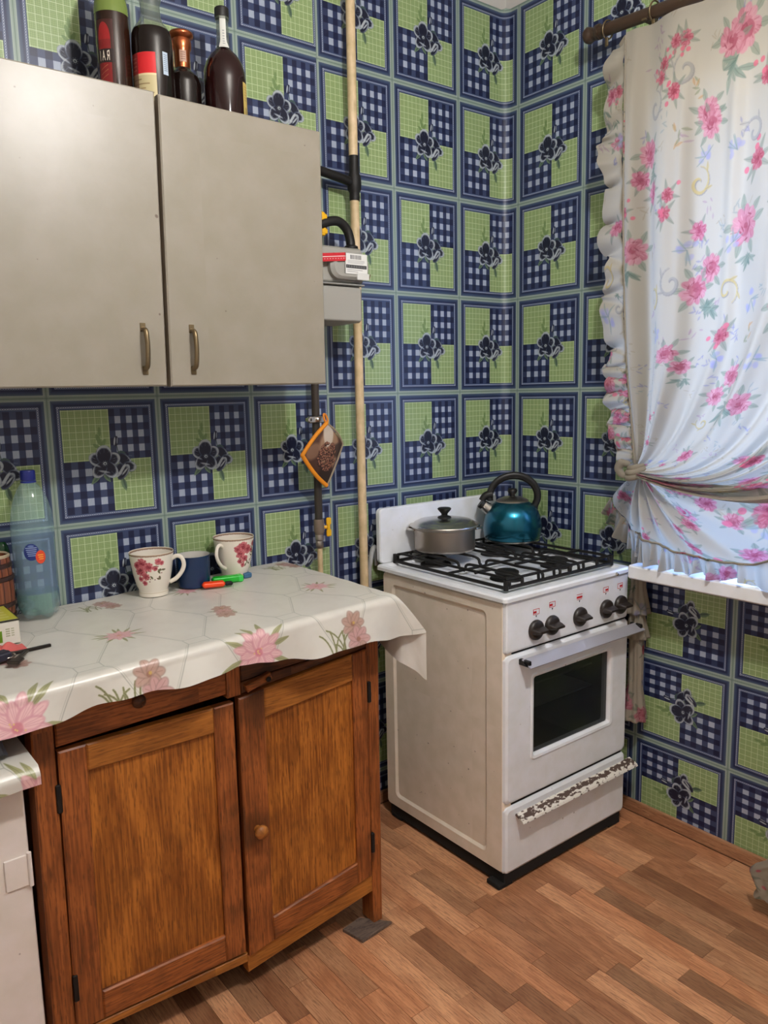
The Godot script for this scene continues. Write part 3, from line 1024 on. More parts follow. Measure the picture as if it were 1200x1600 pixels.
func cloth_tex() -> ImageTexture:
	var W := 1150
	var H := 860
	var c := Canvas.new(W, H, rgb(208, 204, 195))
	var e := FastNoiseLite.new()
	e.seed = 5; e.frequency = 1.0; e.fractal_octaves = 3
	for y in range(0, H, 2):
		for x in range(0, W, 2):
			var k := e.get_noise_2d(x / 60.0, y / 60.0) * 0.12
			if k > 0.0:
				for q in [[0, 0], [1, 0], [0, 1], [1, 1]]: c.mix(x + q[0], y + q[1], rgb(196, 190, 178), k * 3.0)
	var R := RandomNumberGenerator.new()
	R.seed = 9
	# net of octagons and small diamonds
	var px := 0.215 * CPX
	var py := 0.29 * CPX
	var ln := rgb(160, 160, 150)
	var ox := (-1.40 - CX0) * CPX
	var oy := 0.19 * CPX
	for i in range(-3, 5):
		for j in range(-2, 4):
			var k := Vector2(ox + i * px + (px * 0.5 if posmod(j, 2) else 0.0), oy + j * py * 0.5)
			var d := Vector2(0.024, 0.030) * CPX
			var pts := [k + Vector2(-d.x, -d.y * 0.5), k + Vector2(d.x, -d.y * 0.5), k + Vector2(d.x, d.y * 0.5), k + Vector2(-d.x, d.y * 0.5)]
			for m in 4: c.line(pts[m], pts[(m + 1) % 4], 2.2, ln, 0.8)
			var nxt := k + Vector2(px * 0.5, py * 0.5)
			c.line(pts[2], nxt + Vector2(-d.x, -d.y * 0.5), 2.2, ln, 0.8)
			c.line(pts[2] + Vector2(5, 0), nxt + Vector2(-d.x + 5, -d.y * 0.5), 1.4, ln, 0.5)
			var prv := k + Vector2(-px * 0.5, py * 0.5)
			c.line(pts[3], prv + Vector2(d.x, -d.y * 0.5), 2.2, ln, 0.8)
			c.line(pts[3] + Vector2(-5, 0), prv + Vector2(d.x - 5, -d.y * 0.5), 1.4, ln, 0.5)
	var P := func(x: float, z: float) -> Vector2: return Vector2((x - CX0) * CPX, z * CPX)
	# pink lilies with olive leaves
	for m in [[-1.757, 0.575, 1.35], [-1.290, 0.563, 1.25], [-1.505, 0.334, 0.72], [-1.005, 0.317, 0.72], [-1.255, 0.110, 0.6], [-1.76, 0.10, 0.8], [-1.55, 0.72, 0.8]]:
		var q: Vector2 = P.call(m[0], m[1])
		var s: float = m[2]
		for i in 11:
			var a := TAU * i / 11.0 + R.randf_range(-0.25, 0.25)
			leaf(c, q.x + cos(a) * 26 * s, q.y + sin(a) * 26 * s, R.randf_range(40, 62) * s, 11 * s, a, rgb(138, 138, 92), 0.8)
		for ring_k in 2:
			for i in 8:
				var a := TAU * i / 8.0 + 0.3 + ring_k * 0.4
				var d := (26.0 - ring_k * 8.0) * s
				c.ell(q.x + cos(a) * d, q.y + sin(a) * d, (27.0 - ring_k * 6.0) * s, 11 * s, a, rgb(204, 148, 156), 0.85, 2.5, 0.25)
				c.ell(q.x + cos(a) * (d + 3.0), q.y + sin(a) * (d + 3.0), (22.0 - ring_k * 6.0) * s, 7 * s, a, rgb(226, 186, 186), 0.8, 3.0, 0.25)
				for k in [-0.16, 0.0, 0.16]:
					c.line(q + Vector2(cos(a + k), sin(a + k)) * 10.0 * s, q + Vector2(cos(a + k * 0.8), sin(a + k * 0.8)) * (d + 18.0 * s), 1.0, rgb(176, 110, 122), 0.45)
		c.ell(q.x, q.y, 8 * s, 8 * s, 0, rgb(190, 104, 116), 0.6, 4.0)
		for i in 6:
			c.ell(q.x + R.randf_range(-10, 10) * s, q.y + R.randf_range(-10, 10) * s, 1.8, 1.8, 0, rgb(214, 180, 120))
	# tall reeds with brownish blossoms
	for m in [[-1.545, 0.575, 1.25, 1.0], [-1.075, 0.585, 1.2, 1.0], [-1.245, 0.334, 0.9, -1.0], [-1.465, 0.075, 0.8, 1.0], [-0.955, 0.06, 0.8, 1.0], [-1.74, 0.33, 0.9, 1.0]]:
		var q: Vector2 = P.call(m[0], m[1])
		var s: float = m[2]
		for i in 9:
			var x0: float = q.x + (-26 + R.randf_range(-26, 26)) * s
			var lean := R.randf_range(-34, 26) * s
			var hh := R.randf_range(56, 96) * s
			var ps := []
			for k in 9:
				var f := k / 8.0
				ps.append(Vector2(x0 + lean * f * f * 1.3, q.y + 46 * s - hh * f + 20.0 * s * f * f * f))
			c.curve(ps, 3.6 * s, rgb(140, 140, 100), 0.85)
			c.curve(ps, 1.4 * s, rgb(98, 100, 66), 0.7)
		for f in 3:
			var b: Vector2 = q + Vector2(m[3] * (22.0 + f * 9.0) * s, (-26.0 + f * 34.0) * s)
			var tone := rgb(186, 152, 138) if f != 1 else rgb(198, 156, 152)
			for i in 7:
				var a := TAU * i / 7.0 + f
				c.ell(b.x + cos(a) * 13 * s, b.y + sin(a) * 13 * s, 17 * s, 10 * s, a, tone.darkened(0.22), 0.7, 2.0)
				c.ell(b.x + cos(a) * 13 * s, b.y + sin(a) * 13 * s, 15 * s, 8 * s, a, tone, 0.8, 3.0)
				c.line(b, b + Vector2(cos(a), sin(a)) * 24.0 * s, 1.0, rgb(120, 78, 72), 0.5)
			c.ell(b.x, b.y, 5 * s, 5 * s, 0, rgb(140, 92, 70), 0.6, 3.0)
			if f == 0: c.ell(b.x + 3, b.y - 2, 3 * s, 3 * s, 0, rgb(206, 176, 90), 0.7, 2.0)
	return c.tex()

func build_cloth() -> void:
	var o := thing("oilcloth", "white oilcloth with pink lilies draped over the wooden cabinet top", "tablecloth", V(-1.35, 0.845, 0.28))
	var m := tmat(cloth_tex(), 0.32)
	var uv := func(x: float, z: float) -> Vector2: return Vector2((x - CX0) * CPX / 1150.0, z * CPX / 860.0)
	# profile across: wall to front edge, round the edge, then the hanging front
	var nu := 110
	var P := PackedVector3Array()
	var U := PackedVector2Array()
	var e := FastNoiseLite.new()
	e.seed = 3; e.frequency = 1.0; e.fractal_octaves = 2
	var EAR := V(-0.852, 0.762, 0.552)
	var CORNER := -0.918
	for j in 24:
		for i in nu:
			var x := lerpf(CX0, CORNER, float(i) / (nu - 1))
			var z := lerpf(0.006, 0.512, j / 23.0)
			var y := top_y(x) + 0.0035 + 0.002 * e.get_noise_2d(x * 9.0, z * 11.0) * (1.0 - smoothstep(0.44, 0.51, z))
			P.append(V(x, y, z))
			U.append(uv.call(x, z))
	var mb := MB.new()
	mb.grid(P, U, nu, 24, -1.0)
	# the edge, the hanging front and, past the corner, the ear of spare cloth
	P = PackedVector3Array(); U = PackedVector2Array()
	var nx := 134
	for j in 24:
		for i in nx:
			var k := float(i) / (nu - 1)
			var x := lerpf(CX0, CORNER, k) if i < nu else lerpf(CORNER, EAR.x, float(i - nu + 1) / (nx - nu))
			var g := clampf((x - CORNER) / (EAR.x - CORNER), 0.0, 1.0)
			var yt := top_y(minf(x, CORNER)) + 0.0035
			# bottom of the hang: measured heights along the front
			var low: float
			if x < -1.62: low = lerpf(0.768, 0.781, (x + 1.84) / 0.22)
			elif x < -1.34: low = lerpf(0.781, 0.789, (x + 1.62) / 0.28)
			elif x < -1.18: low = lerpf(0.789, 0.773, (x + 1.34) / 0.16)
			else: low = lerpf(0.773, EAR.y, (x + 1.18) / 0.33)
			low += (0.004 * sin(x * 23.0) + 0.002 * sin(x * 61.0)) * (1.0 - g) - 0.005 * exp(-pow((x + 1.315) / 0.018, 2.0))
			var z0 := lerpf(0.512, EAR.z - 0.016, g)
			var ytop := lerpf(yt, EAR.y + 0.004, pow(g, 1.25))
			var rr := 0.018 * (1.0 - g)
			var p: Vector3
			var arc: float
			if j < 9:
				var a := j / 8.0 * PI * 0.5
				p = V(x, ytop - rr * (1.0 - cos(a)), z0 + (0.018 - 0.002 * g) * sin(a))
				arc = 0.512 + (yt - ytop) + 0.018 * a
			else:
				var f := (j - 8) / 15.0
				var y0 := ytop - rr
				var wob := (0.012 + 0.007 * sin(x * 17.0 + 1.0) + 0.004 * sin(x * 43.0)) * (1.0 - g)
				p = V(x, lerpf(y0, minf(low, y0), f), z0 + 0.018 - 0.002 * g + f * wob - 0.006 * exp(-pow((x + 1.315) / 0.02, 2.0)) * f)
				arc = 0.512 + 0.018 * PI * 0.5 + (yt - 0.018 - p.y)
			P.append(p)
			U.append(uv.call(x, arc))
	mb.grid(P, U, nx, 24, -1.0)
	part(o, "cover", mb, m)
	# the side that hangs between cabinet and stove
	P = PackedVector3Array(); U = PackedVector2Array()
	for j in 14:
		var f := j / 13.0
		for i in 40:
			var g := i / 39.0
			var top: Vector3
			if g < 0.8: top = V(lerpf(-0.948, -0.918, g / 0.8), top_y(-0.93) + 0.003, lerpf(0.012, 0.515, g / 0.8))
			else: top = V(-0.918, top_y(-0.918) + 0.003, 0.515).lerp(EAR, (g - 0.8) / 0.2)
			var drop := 0.135 + 0.006 * sin(g * 11.0)
			if g > 0.8: drop = lerpf(0.17, 0.118, (g - 0.8) / 0.2)
			elif g > 0.6: drop = lerpf(0.135, 0.17, (g - 0.6) / 0.2)
			var bulge := 0.028 * sin(minf(f * 1.6, 1.0) * PI * 0.5) * (1.0 - smoothstep(0.8, 1.0, g)) + 0.012 * sin(g * 14.0) * f * (1.0 - smoothstep(0.85, 1.0, g))
			P.append(top + V(bulge, -drop * f, 0.0))
			U.append(uv.call(-0.90 + drop * f, top.z))
	mb = MB.new()
	mb.grid(P, U, 40, 14, 1.0)
	var back := tmat(paint_tex(31, rgb(205, 200, 192), 0, 0.06), 0.7)
	part(o, "side_flap", mb, back, "plain white underside of the cloth")

# white painted cupboard at the left edge of the picture
func build_side_cupboard() -> void:
	var o := thing("white_cupboard", "white painted cupboard cut off by the left edge, left of the wooden cabinet", "cupboard", V(-1.95, 0, 0.32))
	var mb := MB.new()
	mb.span(V(-2.10, 0.06, 0.04), V(-1.758, 0.70, 0.545), 0.004)
	part(o, "body", mb, M.white_paint)
	for x in [-2.07, -1.80]:
		for z in [0.07, 0.50]:
			mb = MB.new()
			mb.span(V(x - 0.02, 0.0, z - 0.02), V(x + 0.02, 0.06, z + 0.02), 0.003)
			part(o, "foot", mb, M.white_paint)
	mb = MB.new()
	mb.span(V(-1.80, 0.50, 0.544), V(-1.758, 0.556, 0.5485), 0.001)
	var h := part(o, "hinge", mb, M.white_paint, "hinge painted over in white")
	mb = MB.new()
	mb.tube(path([V(-1.760, 0.498, 0.5485), V(-1.760, 0.560, 0.5485)]), 0.004, 10)
	part(h, "hinge_pin", mb, M.white_paint)
	var c := thing("small_oilcloth", "piece of white oilcloth with leaf print on the white cupboard at the left edge", "tablecloth", V(-1.92, 0.70, 0.32))
	var P := PackedVector3Array()
	var U := PackedVector2Array()
	for j in 22:
		for i in 24:
			var x := lerpf(-2.11, -1.738, i / 23.0)
			var z: float
			var y: float
			if j < 14:
				z = lerpf(0.03, 0.575, j / 13.0)
				y = 0.7365 - 0.012 * smoothstep(0.0, 1.0, i / 23.0)
			else:
				var f := (j - 13) / 8.0
				z = 0.575 + 0.014 * sin(minf(1.0, f * 2.0) * PI * 0.5) + 0.004 * sin(x * 40.0) * f
				y = 0.7365 - 0.012 * smoothstep(0.0, 1.0, i / 23.0) - 0.03 * f - 0.004 * f * sin(x * 20.0)
			P.append(V(x, y, z))
			U.append(Vector2((x - CX0) * 1.0 + 0.98, 0.26 + z * 0.7 + (0.7365 - y) * 1.3))
	mb = MB.new()
	mb.grid(P, U, 24, 22, -1.0)
	var oc: MeshInstance3D = get_node("oilcloth/cover")
	part(c, "cover", mb, oc.material_override)
	mb = MB.new()
	mb.span(V(-2.11, 0.7005, 0.03), V(-1.745, 0.7235, 0.57), 0.004)
	part(c, "padding", mb, M.dark_wood)
	# dark box standing on it
	var b := thing("dark_box", "dark grey flat box on the small oilcloth at the left edge", "box", V(-1.86, 0.737, 0.45))
	mb = MB.new()
	mb.prism(poly([-1.98, 0.739, -1.772, 0.733, -1.786, 0.782, -1.98, 0.79]), 0.34, 0.53, 0.006)
	part(b, "body", mb, mat(rgb(52, 52, 60), 0.5))

# ---------------------------------------------------------------- wall cupboard
func build_wall_cabinet() -> void:
	var o := thing("wall_cabinet", "cream painted two-door cupboard hung high on the wallpapered wall", "cabinet", V(-1.34, 1.353, 0.0))
	var mb := MB.new()
	mb.span(V(-1.735, 1.357, 0.006), V(-0.950, 1.372, 0.276), 0.002)
	mb.span(V(-1.735, 1.918, 0.006), V(-0.950, 1.934, 0.276), 0.002)
	mb.span(V(-1.735, 1.372, 0.006), V(-1.719, 1.918, 0.276), 0.002)
	mb.span(V(-0.966, 1.372, 0.006), V(-0.950, 1.918, 0.276), 0.002)
	mb.span(V(-1.719, 1.372, 0.006), V(-0.966, 1.918, 0.012), 0.0)
	mb.span(V(-1.350, 1.372, 0.020), V(-1.334, 1.918, 0.270), 0.0)
	part(o, "body", mb, M.cream_body)
	var doors := [[-1.742, 1.944, -1.3415, 1.943, -1.3515, 1.353, -1.742, 1.353], [-1.3335, 1.940, -0.9395, 1.935, -0.9450, 1.353, -1.3430, 1.352]]
	var hx := [-1.398, -1.290]
	for k in 2:
		mb = MB.new()
		mb.prism(poly(doors[k]), 0.279, 0.2995, 0.003)
		var d := part(o, "door", mb, M.cream)
		var x: float = hx[k]
		mb = MB.new()
		var p := [V(x, 1.470, 0.2995), V(x, 1.469, 0.309), V(x, 1.462, 0.317), V(x, 1.43, 0.320), V(x - 0.001, 1.398, 0.317), V(x - 0.001, 1.391, 0.309), V(x - 0.001, 1.390, 0.2995)]
		mb.tube(bend(p, 4), 0.0052, 10)
		part(d, "handle", mb, M.brass)
		for y in [1.474, 1.386]:
			mb = MB.new()
			mb.box(V(x, y, 0.3), V(0.012, 0.018, 0.003), 0.001)
			part(d, "handle_plate", mb, M.brass)


# ---------------------------------------------------------------- gas stove
func build_stove() -> void:
	var o := thing("gas_stove", "old white enamelled gas stove with five dark knobs and oven window", "stove", V(-0.35, 0, 0.33))
	var XL := -0.612
	var XR := -0.092
	var ZB := 0.075
	var ZF := 0.560
	# black plinth and feet
	var mb := MB.new()
	mb.span(V(XL + 0.005, 0.008, ZB + 0.01), V(XR - 0.005, 0.05, ZF + 0.018), 0.004)
	part(o, "plinth", mb, M.dark)
	for q in [[XL + 0.012, ZF - 0.02], [XR - 0.03, ZF - 0.02], [XL + 0.03, ZB + 0.03], [XR - 0.03, ZB + 0.03]]:
		mb = MB.new()
		mb.box(V(q[0], 0.010, q[1] + 0.012), V(0.055, 0.015, 0.05), 0.004)
		part(o, "foot", mb, M.dark)
	# left side sheet with its pressed field
	mb = MB.new()
	var zc := (ZB + ZF) * 0.5 + 0.008
	var wz := ZF - ZB + 0.014
	mb.loft([ring(rrect(zc, 0.419, wz, 0.748, 0.012), XL + 0.03, 0), ring(rrect(zc, 0.419, wz, 0.748, 0.012), XL + 0.004, 0), ring(rrect(zc, 0.419, wz - 0.008, 0.740, 0.010), XL, 0),
		ring(rrect(zc - 0.008, 0.4215, 0.395, 0.680, 0.016), XL, 0), ring(rrect(zc - 0.008, 0.4215, 0.379, 0.664, 0.012), XL + 0.0055, 0)], V(-1, 0, 0))
	part(o, "side_panel", mb, M.enamel)
	mb = MB.new()
	mb.span(V(XR - 0.03, 0.045, ZB), V(XR, 0.793, ZF + 0.008), 0.004)
	part(o, "side_panel", mb, M.enamel)
	mb = MB.new()
	mb.span(V(XL + 0.03, 0.045, ZB), V(XR - 0.03, 0.793, ZB + 0.02), 0.002)
	part(o, "back_panel", mb, M.enamel)
	# dark gaps between the sheets
	mb = MB.new()
	mb.span(V(XL + 0.004, 0.05, ZF - 0.002), V(XL + 0.032, 0.79, 0.574), 0.001)
	mb.span(V(XR - 0.032, 0.05, ZF - 0.002), V(XR - 0.004, 0.79, 0.574), 0.001)
	mb.span(V(XL + 0.032, 0.05, ZF - 0.002), V(XR - 0.032, 0.262, 0.574), 0.001)
	mb.span(V(XL + 0.032, 0.64, ZF - 0.002), V(XR - 0.032, 0.79, 0.574), 0.001)
	mb.span(V(XL + 0.003, 0.788, ZB + 0.003), V(XR - 0.003, 0.798, 0.574), 0.001)
	part(o, "inner_frame", mb, M.dark)
	# oven box behind the glass
	mb = MB.new()
	mb.span(V(XL + 0.031, 0.24, ZB + 0.04), V(XR - 0.031, 0.26, ZF - 0.002), 0.0)
	mb.span(V(XL + 0.031, 0.63, ZB + 0.04), V(XR - 0.031, 0.65, ZF - 0.002), 0.0)
	mb.span(V(XL + 0.031, 0.26, ZB + 0.04), V(XL + 0.05, 0.63, ZF - 0.002), 0.0)
	mb.span(V(XR - 0.05, 0.26, ZB + 0.04), V(XR - 0.031, 0.63, ZF - 0.002), 0.0)
	mb.span(V(XL + 0.05, 0.26, ZB + 0.022), V(XR - 0.05, 0.63, ZB + 0.04), 0.0)
	part(o, "oven_cavity", mb, mat(rgb(26, 26, 26), 0.5))
	for q in [[0.50, 0.03], [0.44, 0.015]]:
		mb = MB.new()
		mb.prism(poly([-0.54, 0.30, -0.16, 0.30, -0.16, 0.53, -0.54, 0.53]), 0.0, 0.006, 0.001, Transform3D(Basis(V(1, 0, 0), V(0, q[1], 1).normalized(), V(0, -1, q[1]).normalized()), V(0, q[0], -0.02)))
		part(o, "oven_tray", mb, mat(rgb(150, 164, 164), 0.5, 0.3))
	# cooktop
	mb = MB.new()
	var tc := Vector2((XL + XR) * 0.5 - 0.001, 0.321)
	var rr := []
	for q in [[0.534, 0.536, 0.012, 0.7965], [0.534, 0.536, 0.012, 0.806], [0.526, 0.528, 0.010, 0.811], [0.492, 0.494, 0.014, 0.811], [0.478, 0.480, 0.012, 0.803]]:
		rr.append(ring(rrect(tc.x, tc.y, q[0], q[1], q[2]), q[3], 1))
	mb.loft(rr, V(0, 1, 0))
	part(o, "cooktop", mb, M.enamel_white)
	# backsplash
	mb = MB.new()
	var bs := rrect(-0.352, 0.895, 0.505, 0.170, 0.014)
	mb.loft([ring(bs, 0.040), ring(bs, 0.054), ring(rrect(-0.352, 0.895, 0.499, 0.164, 0.012), 0.058)], V(0, 0, 1))
	part(o, "backsplash", mb, M.enamel_white)
	# control panel
	var zp := 0.583
	mb = MB.new()
	var cp := rrect(-0.3515, 0.7265, 0.519, 0.139, 0.008)
	mb.loft([ring(cp, 0.5715), ring(cp, zp - 0.008), ring(rrect(-0.3515, 0.7265, 0.515, 0.133, 0.008), zp - 0.002), ring(rrect(-0.3515, 0.7265, 0.505, 0.123, 0.008), zp)], V(0, 0, 1))
	var panel := part(o, "control_panel", mb, M.enamel_white)
	var kb := Basis(V(1, 0, 0), V(0, 0, 1), V(0, -1, 0))
	var kx := [-0.500, -0.436, -0.318, -0.200, -0.133]
	for i in 5:
		mb = MB.new()
		mb.lathe(PackedVector2Array([Vector2(0.0, 0.0), Vector2(0.0265, 0.0), Vector2(0.0275, 0.003), Vector2(0.0265, 0.009), Vector2(0.021, 0.013), Vector2(0, 0.015)]), V(kx[i], 0.704, zp), 28, kb, 60.0)
		var k := part(panel, "knob", mb, M.knob)
		# the grip: a tall wedge across the disc
		mb = MB.new()
		var tl := 0.10 * (i - 2)
		mb.loft([ring(rrect(kx[i], 0.704, 0.050, 0.019, 0.007, 3), zp + 0.008), ring(rrect(kx[i], 0.704, 0.044, 0.013, 0.005, 3), zp + 0.022), ring(rrect(kx[i], 0.704, 0.034, 0.006, 0.0028, 3), zp + 0.034)], V(0, 0, 1))
		part(k, "grip", mb, M.knob)
	# printed burner marks: red bars, a pale frame and a black pointer dot
	for i in 5:
		var x: float = kx[i] + (0.004 if i < 2 else 0.0)
		var y := 0.751 + (0.008 if i > 0 else 0.0)
		mb = MB.new()
		mb.box(V(x - (0.005 if i < 2 else -0.004 if i > 2 else 0.0), y, zp + 0.0002), V(0.012 if i != 2 else 0.024, 0.006, 0.0004), 0.0)
		mb.box(V(x, y + 0.008, zp + 0.0002), V(0.024, 0.0014, 0.0004), 0.0)
		mb.box(V(x, y - 0.006, zp + 0.0002), V(0.022, 0.0014, 0.0004), 0.0)
		if i != 2:
			for s in [-1, 1]: mb.box(V(x + s * 0.0115, y + 0.001, zp + 0.0002), V(0.0014, 0.014, 0.0004), 0.0)
		part(panel, "burner_symbol", mb, M.red)
		mb = MB.new()
		mb.prism(poly([x - 0.003, y - 0.009, x + 0.003, y - 0.009, x, y - 0.0145]), zp - 0.0001, zp + 0.0004)
		part(panel, "pointer_mark", mb, M.black)
	# a small cap screw on the panel lip
	mb = MB.new()
	mb.lathe(PackedVector2Array([Vector2(0.005, -0.002), Vector2(0.005, 0.004), Vector2(0.003, 0.006), Vector2(0, 0.006)]), V(-0.160, 0.800, zp + 0.006), 14, kb)
	part(panel, "screw", mb, M.steel)
	# oven door: one pressed sheet with a rounded window
	mb = MB.new()
	var cx := -0.3475
	var cy := 0.4465
	var wx := -0.337
	var wy := 0.4635
	mb.loft([ring(rrect(cx, cy, 0.528, 0.413, 0.014), 0.5715), ring(rrect(cx, cy, 0.528, 0.413, 0.014), zp - 0.012), ring(rrect(cx, cy, 0.522, 0.407, 0.014), zp - 0.004), ring(rrect(cx, cy, 0.508, 0.393, 0.014), zp),
		ring(rrect(wx, wy, 0.356, 0.244, 0.014), zp), ring(rrect(wx, wy, 0.350, 0.238, 0.012), zp + 0.003), ring(rrect(wx, wy, 0.336, 0.224, 0.008), zp + 0.0015), ring(rrect(wx, wy, 0.328, 0.216, 0.006), zp - 0.006), ring(rrect(wx, wy, 0.328, 0.216, 0.006), zp - 0.028)], V(0, 0, 1), false)
	var door := part(o, "oven_door", mb, M.enamel_white)
	var gm := mat(Color(0.035, 0.042, 0.042, 0.5), 0.24)
	gm.transparency = BaseMaterial3D.TRANSPARENCY_ALPHA
	mb = MB.new()
	mb.prism(rrect(wx, wy, 0.327, 0.215, 0.006), zp - 0.014, zp - 0.010)
	part(door, "window_glass", mb, gm)
	# door handle: slanted bright strip on end brackets
	mb = MB.new()
	mb.prism(poly([0, 0, 0.030, -0.016, 0.0315, -0.013, 0.0015, 0.0035]), -0.562, -0.064, 0.0, Transform3D(Basis(V(0, 0, 1), V(0, 1, 0), V(-1, 0, 0)).inverse() if false else Basis(V(0, 0, 1), V(0, 1, 0), V(1, 0, 0)), V(0, 0.636, zp + 0.010)))
	var hd := part(door, "handle", mb, M.chrome, "bright metal handle strip")
	for x in [-0.556, -0.070]:
		mb = MB.new()
		mb.span(V(x - 0.006, 0.622, zp - 0.004), V(x + 0.006, 0.638, zp + 0.034), 0.002)
		part(hd, "bracket", mb, M.black_iron)
	# drawer below
	mb = MB.new()
	mb.loft([ring(rrect(cx, 0.1375, 0.528, 0.193, 0.012), 0.5715), ring(rrect(cx, 0.1375, 0.528, 0.193, 0.012), zp - 0.012), ring(rrect(cx, 0.1375, 0.522, 0.187, 0.012), zp - 0.004), ring(rrect(cx, 0.1375, 0.508, 0.173, 0.012), zp)], V(0, 0, 1))
	var dr := part(o, "drawer", mb, M.enamel_white)
	mb = MB.new()
	mb.us = 1.0; mb.grain = 0
	mb.prism(poly([0, 0.006, 0.028, -0.006, 0.031, -0.012, 0.027, -0.012, 0.024, -0.008, 0, 0.001]), -0.572, -0.062, 0.0, Transform3D(Basis(V(0, 0, 1), V(0, 1, 0), V(1, 0, 0)), V(0, 0.203, zp - 0.001)))
	var ch := tmat(chipped_tex(13, rgb(226, 220, 210), rgb(84, 66, 58), 0.34), 0.6)
	ch.uv1_scale = V(1.0 / 0.032, 1.5, 1.0)
	ch.uv1_offset = V(-(zp - 0.001) / 0.032, 0.0, 0.0)
	part(dr, "handle", mb, ch, "handle lip with peeling paint")
	# burners
	for q in [[-0.462, 0.150], [-0.222, 0.170], [-0.440, 0.425], [-0.215, 0.415]]:
		mb = MB.new()
		mb.lathe(PackedVector2Array([Vector2(0.048, 0.8035), Vector2(0.046, 0.808), Vector2(0.032, 0.810), Vector2(0.030, 0.818), Vector2(0.034, 0.820), Vector2(0.034, 0.826), Vector2(0.028, 0.829), Vector2(0, 0.830)]), V(q[0], 0, q[1]), 28)
		var b := part(o, "burner", mb, M.black_iron)
	# grate: lower frame, upper bars turned down at the ends
	mb = MB.new()
	var yl := 0.8165
	var yu := 0.8385
	var gx0 := -0.560
	var gx1 := -0.112
	var gz0 := 0.074
	var gz1 := 0.535
	var r := 0.0042
	for q in [[V(gx0, yl, gz0), V(gx1, yl, gz0)], [V(gx0, yl, gz1), V(gx1, yl, gz1)], [V(gx0, yl, gz0), V(gx0, yl, gz1)], [V(gx1, yl, gz0), V(gx1, yl, gz1)]]:
		mb.tube(path([q[0], q[1]]), r * 1.25, 8)
	for q in [[gx0, gz0], [gx1, gz0], [gx0, gz1], [gx1, gz1]]:
		mb.tube(path([V(q[0], 0.8105, q[1]), V(q[0], yu, q[1])]), r * 1.6, 8)
	var gr := part(o, "grate", mb, M.black_iron)
	var xs := [-0.548, -0.498, -0.415, -0.345, -0.300, -0.262, -0.180, -0.124]
	for i in xs.size():
		var x: float = xs[i]
		mb = MB.new()
		if i in [1, 2, 5, 6]:
			# bars broken over the burners and bent down in the middle
			mb.tube(bend([V(x, yl, gz0), V(x, yu, gz0 + 0.010), V(x, yu, gz0 + 0.09), V(x, yu, 0.275), V(x, yl + 0.006, 0.293), V(x, yl, 0.300)], 5), r, 8)
			part(gr, "grate_bar", mb, M.black_iron)
			mb = MB.new()
			mb.tube(bend([V(x, yl, 0.312), V(x, yl + 0.006, 0.318), V(x, yu, 0.336), V(x, yu, 0.45), V(x, yu, gz1 - 0.01), V(x, yl, gz1)], 5), r, 8)
		else:
			mb.tube(bend([V(x, yl, gz0), V(x, yu, gz0 + 0.012), V(x, yu, 0.2), V(x, yu, 0.4), V(x, yu, gz1 - 0.012), V(x, yl, gz1)], 5), r, 8)
		part(gr, "grate_bar", mb, M.black_iron)
	for z in [gz0 + 0.012, 0.150, 0.306, 0.415, gz1 - 0.002]:
		mb = MB.new()
		if z > 0.5 or z < 0.1: mb.tube(path([V(gx0, yu, z), V(gx1, yu, z)]), r, 8)
		elif absf(z - 0.306) < 0.01: mb.tube(path([V(gx0, yl, z), V(gx1, yl, z)]), r, 8)
		else:
			for q in [[gx0, -0.50], [-0.40, -0.27]]:
				mb.tube(path([V(q[0], yu, z + 0.006), V(q[1], yu, z + 0.006)]), r, 8)
				part(gr, "grate_bar", mb, M.black_iron)
				mb = MB.new()
			mb.tube(path([V(-0.17, yu, z + 0.006), V(gx1, yu, z + 0.006)]), r, 8)
		part(gr, "grate_bar", mb, M.black_iron)
	for i in 6:
		mb = MB.new()
		var x := lerpf(gx0, gx1, (i + 1) / 7.0)
		mb.tube(path([V(x, yl, gz1), V(x, yu, gz1 - 0.002)]), r, 8)
		part(gr, "grate_post", mb, M.black_iron)

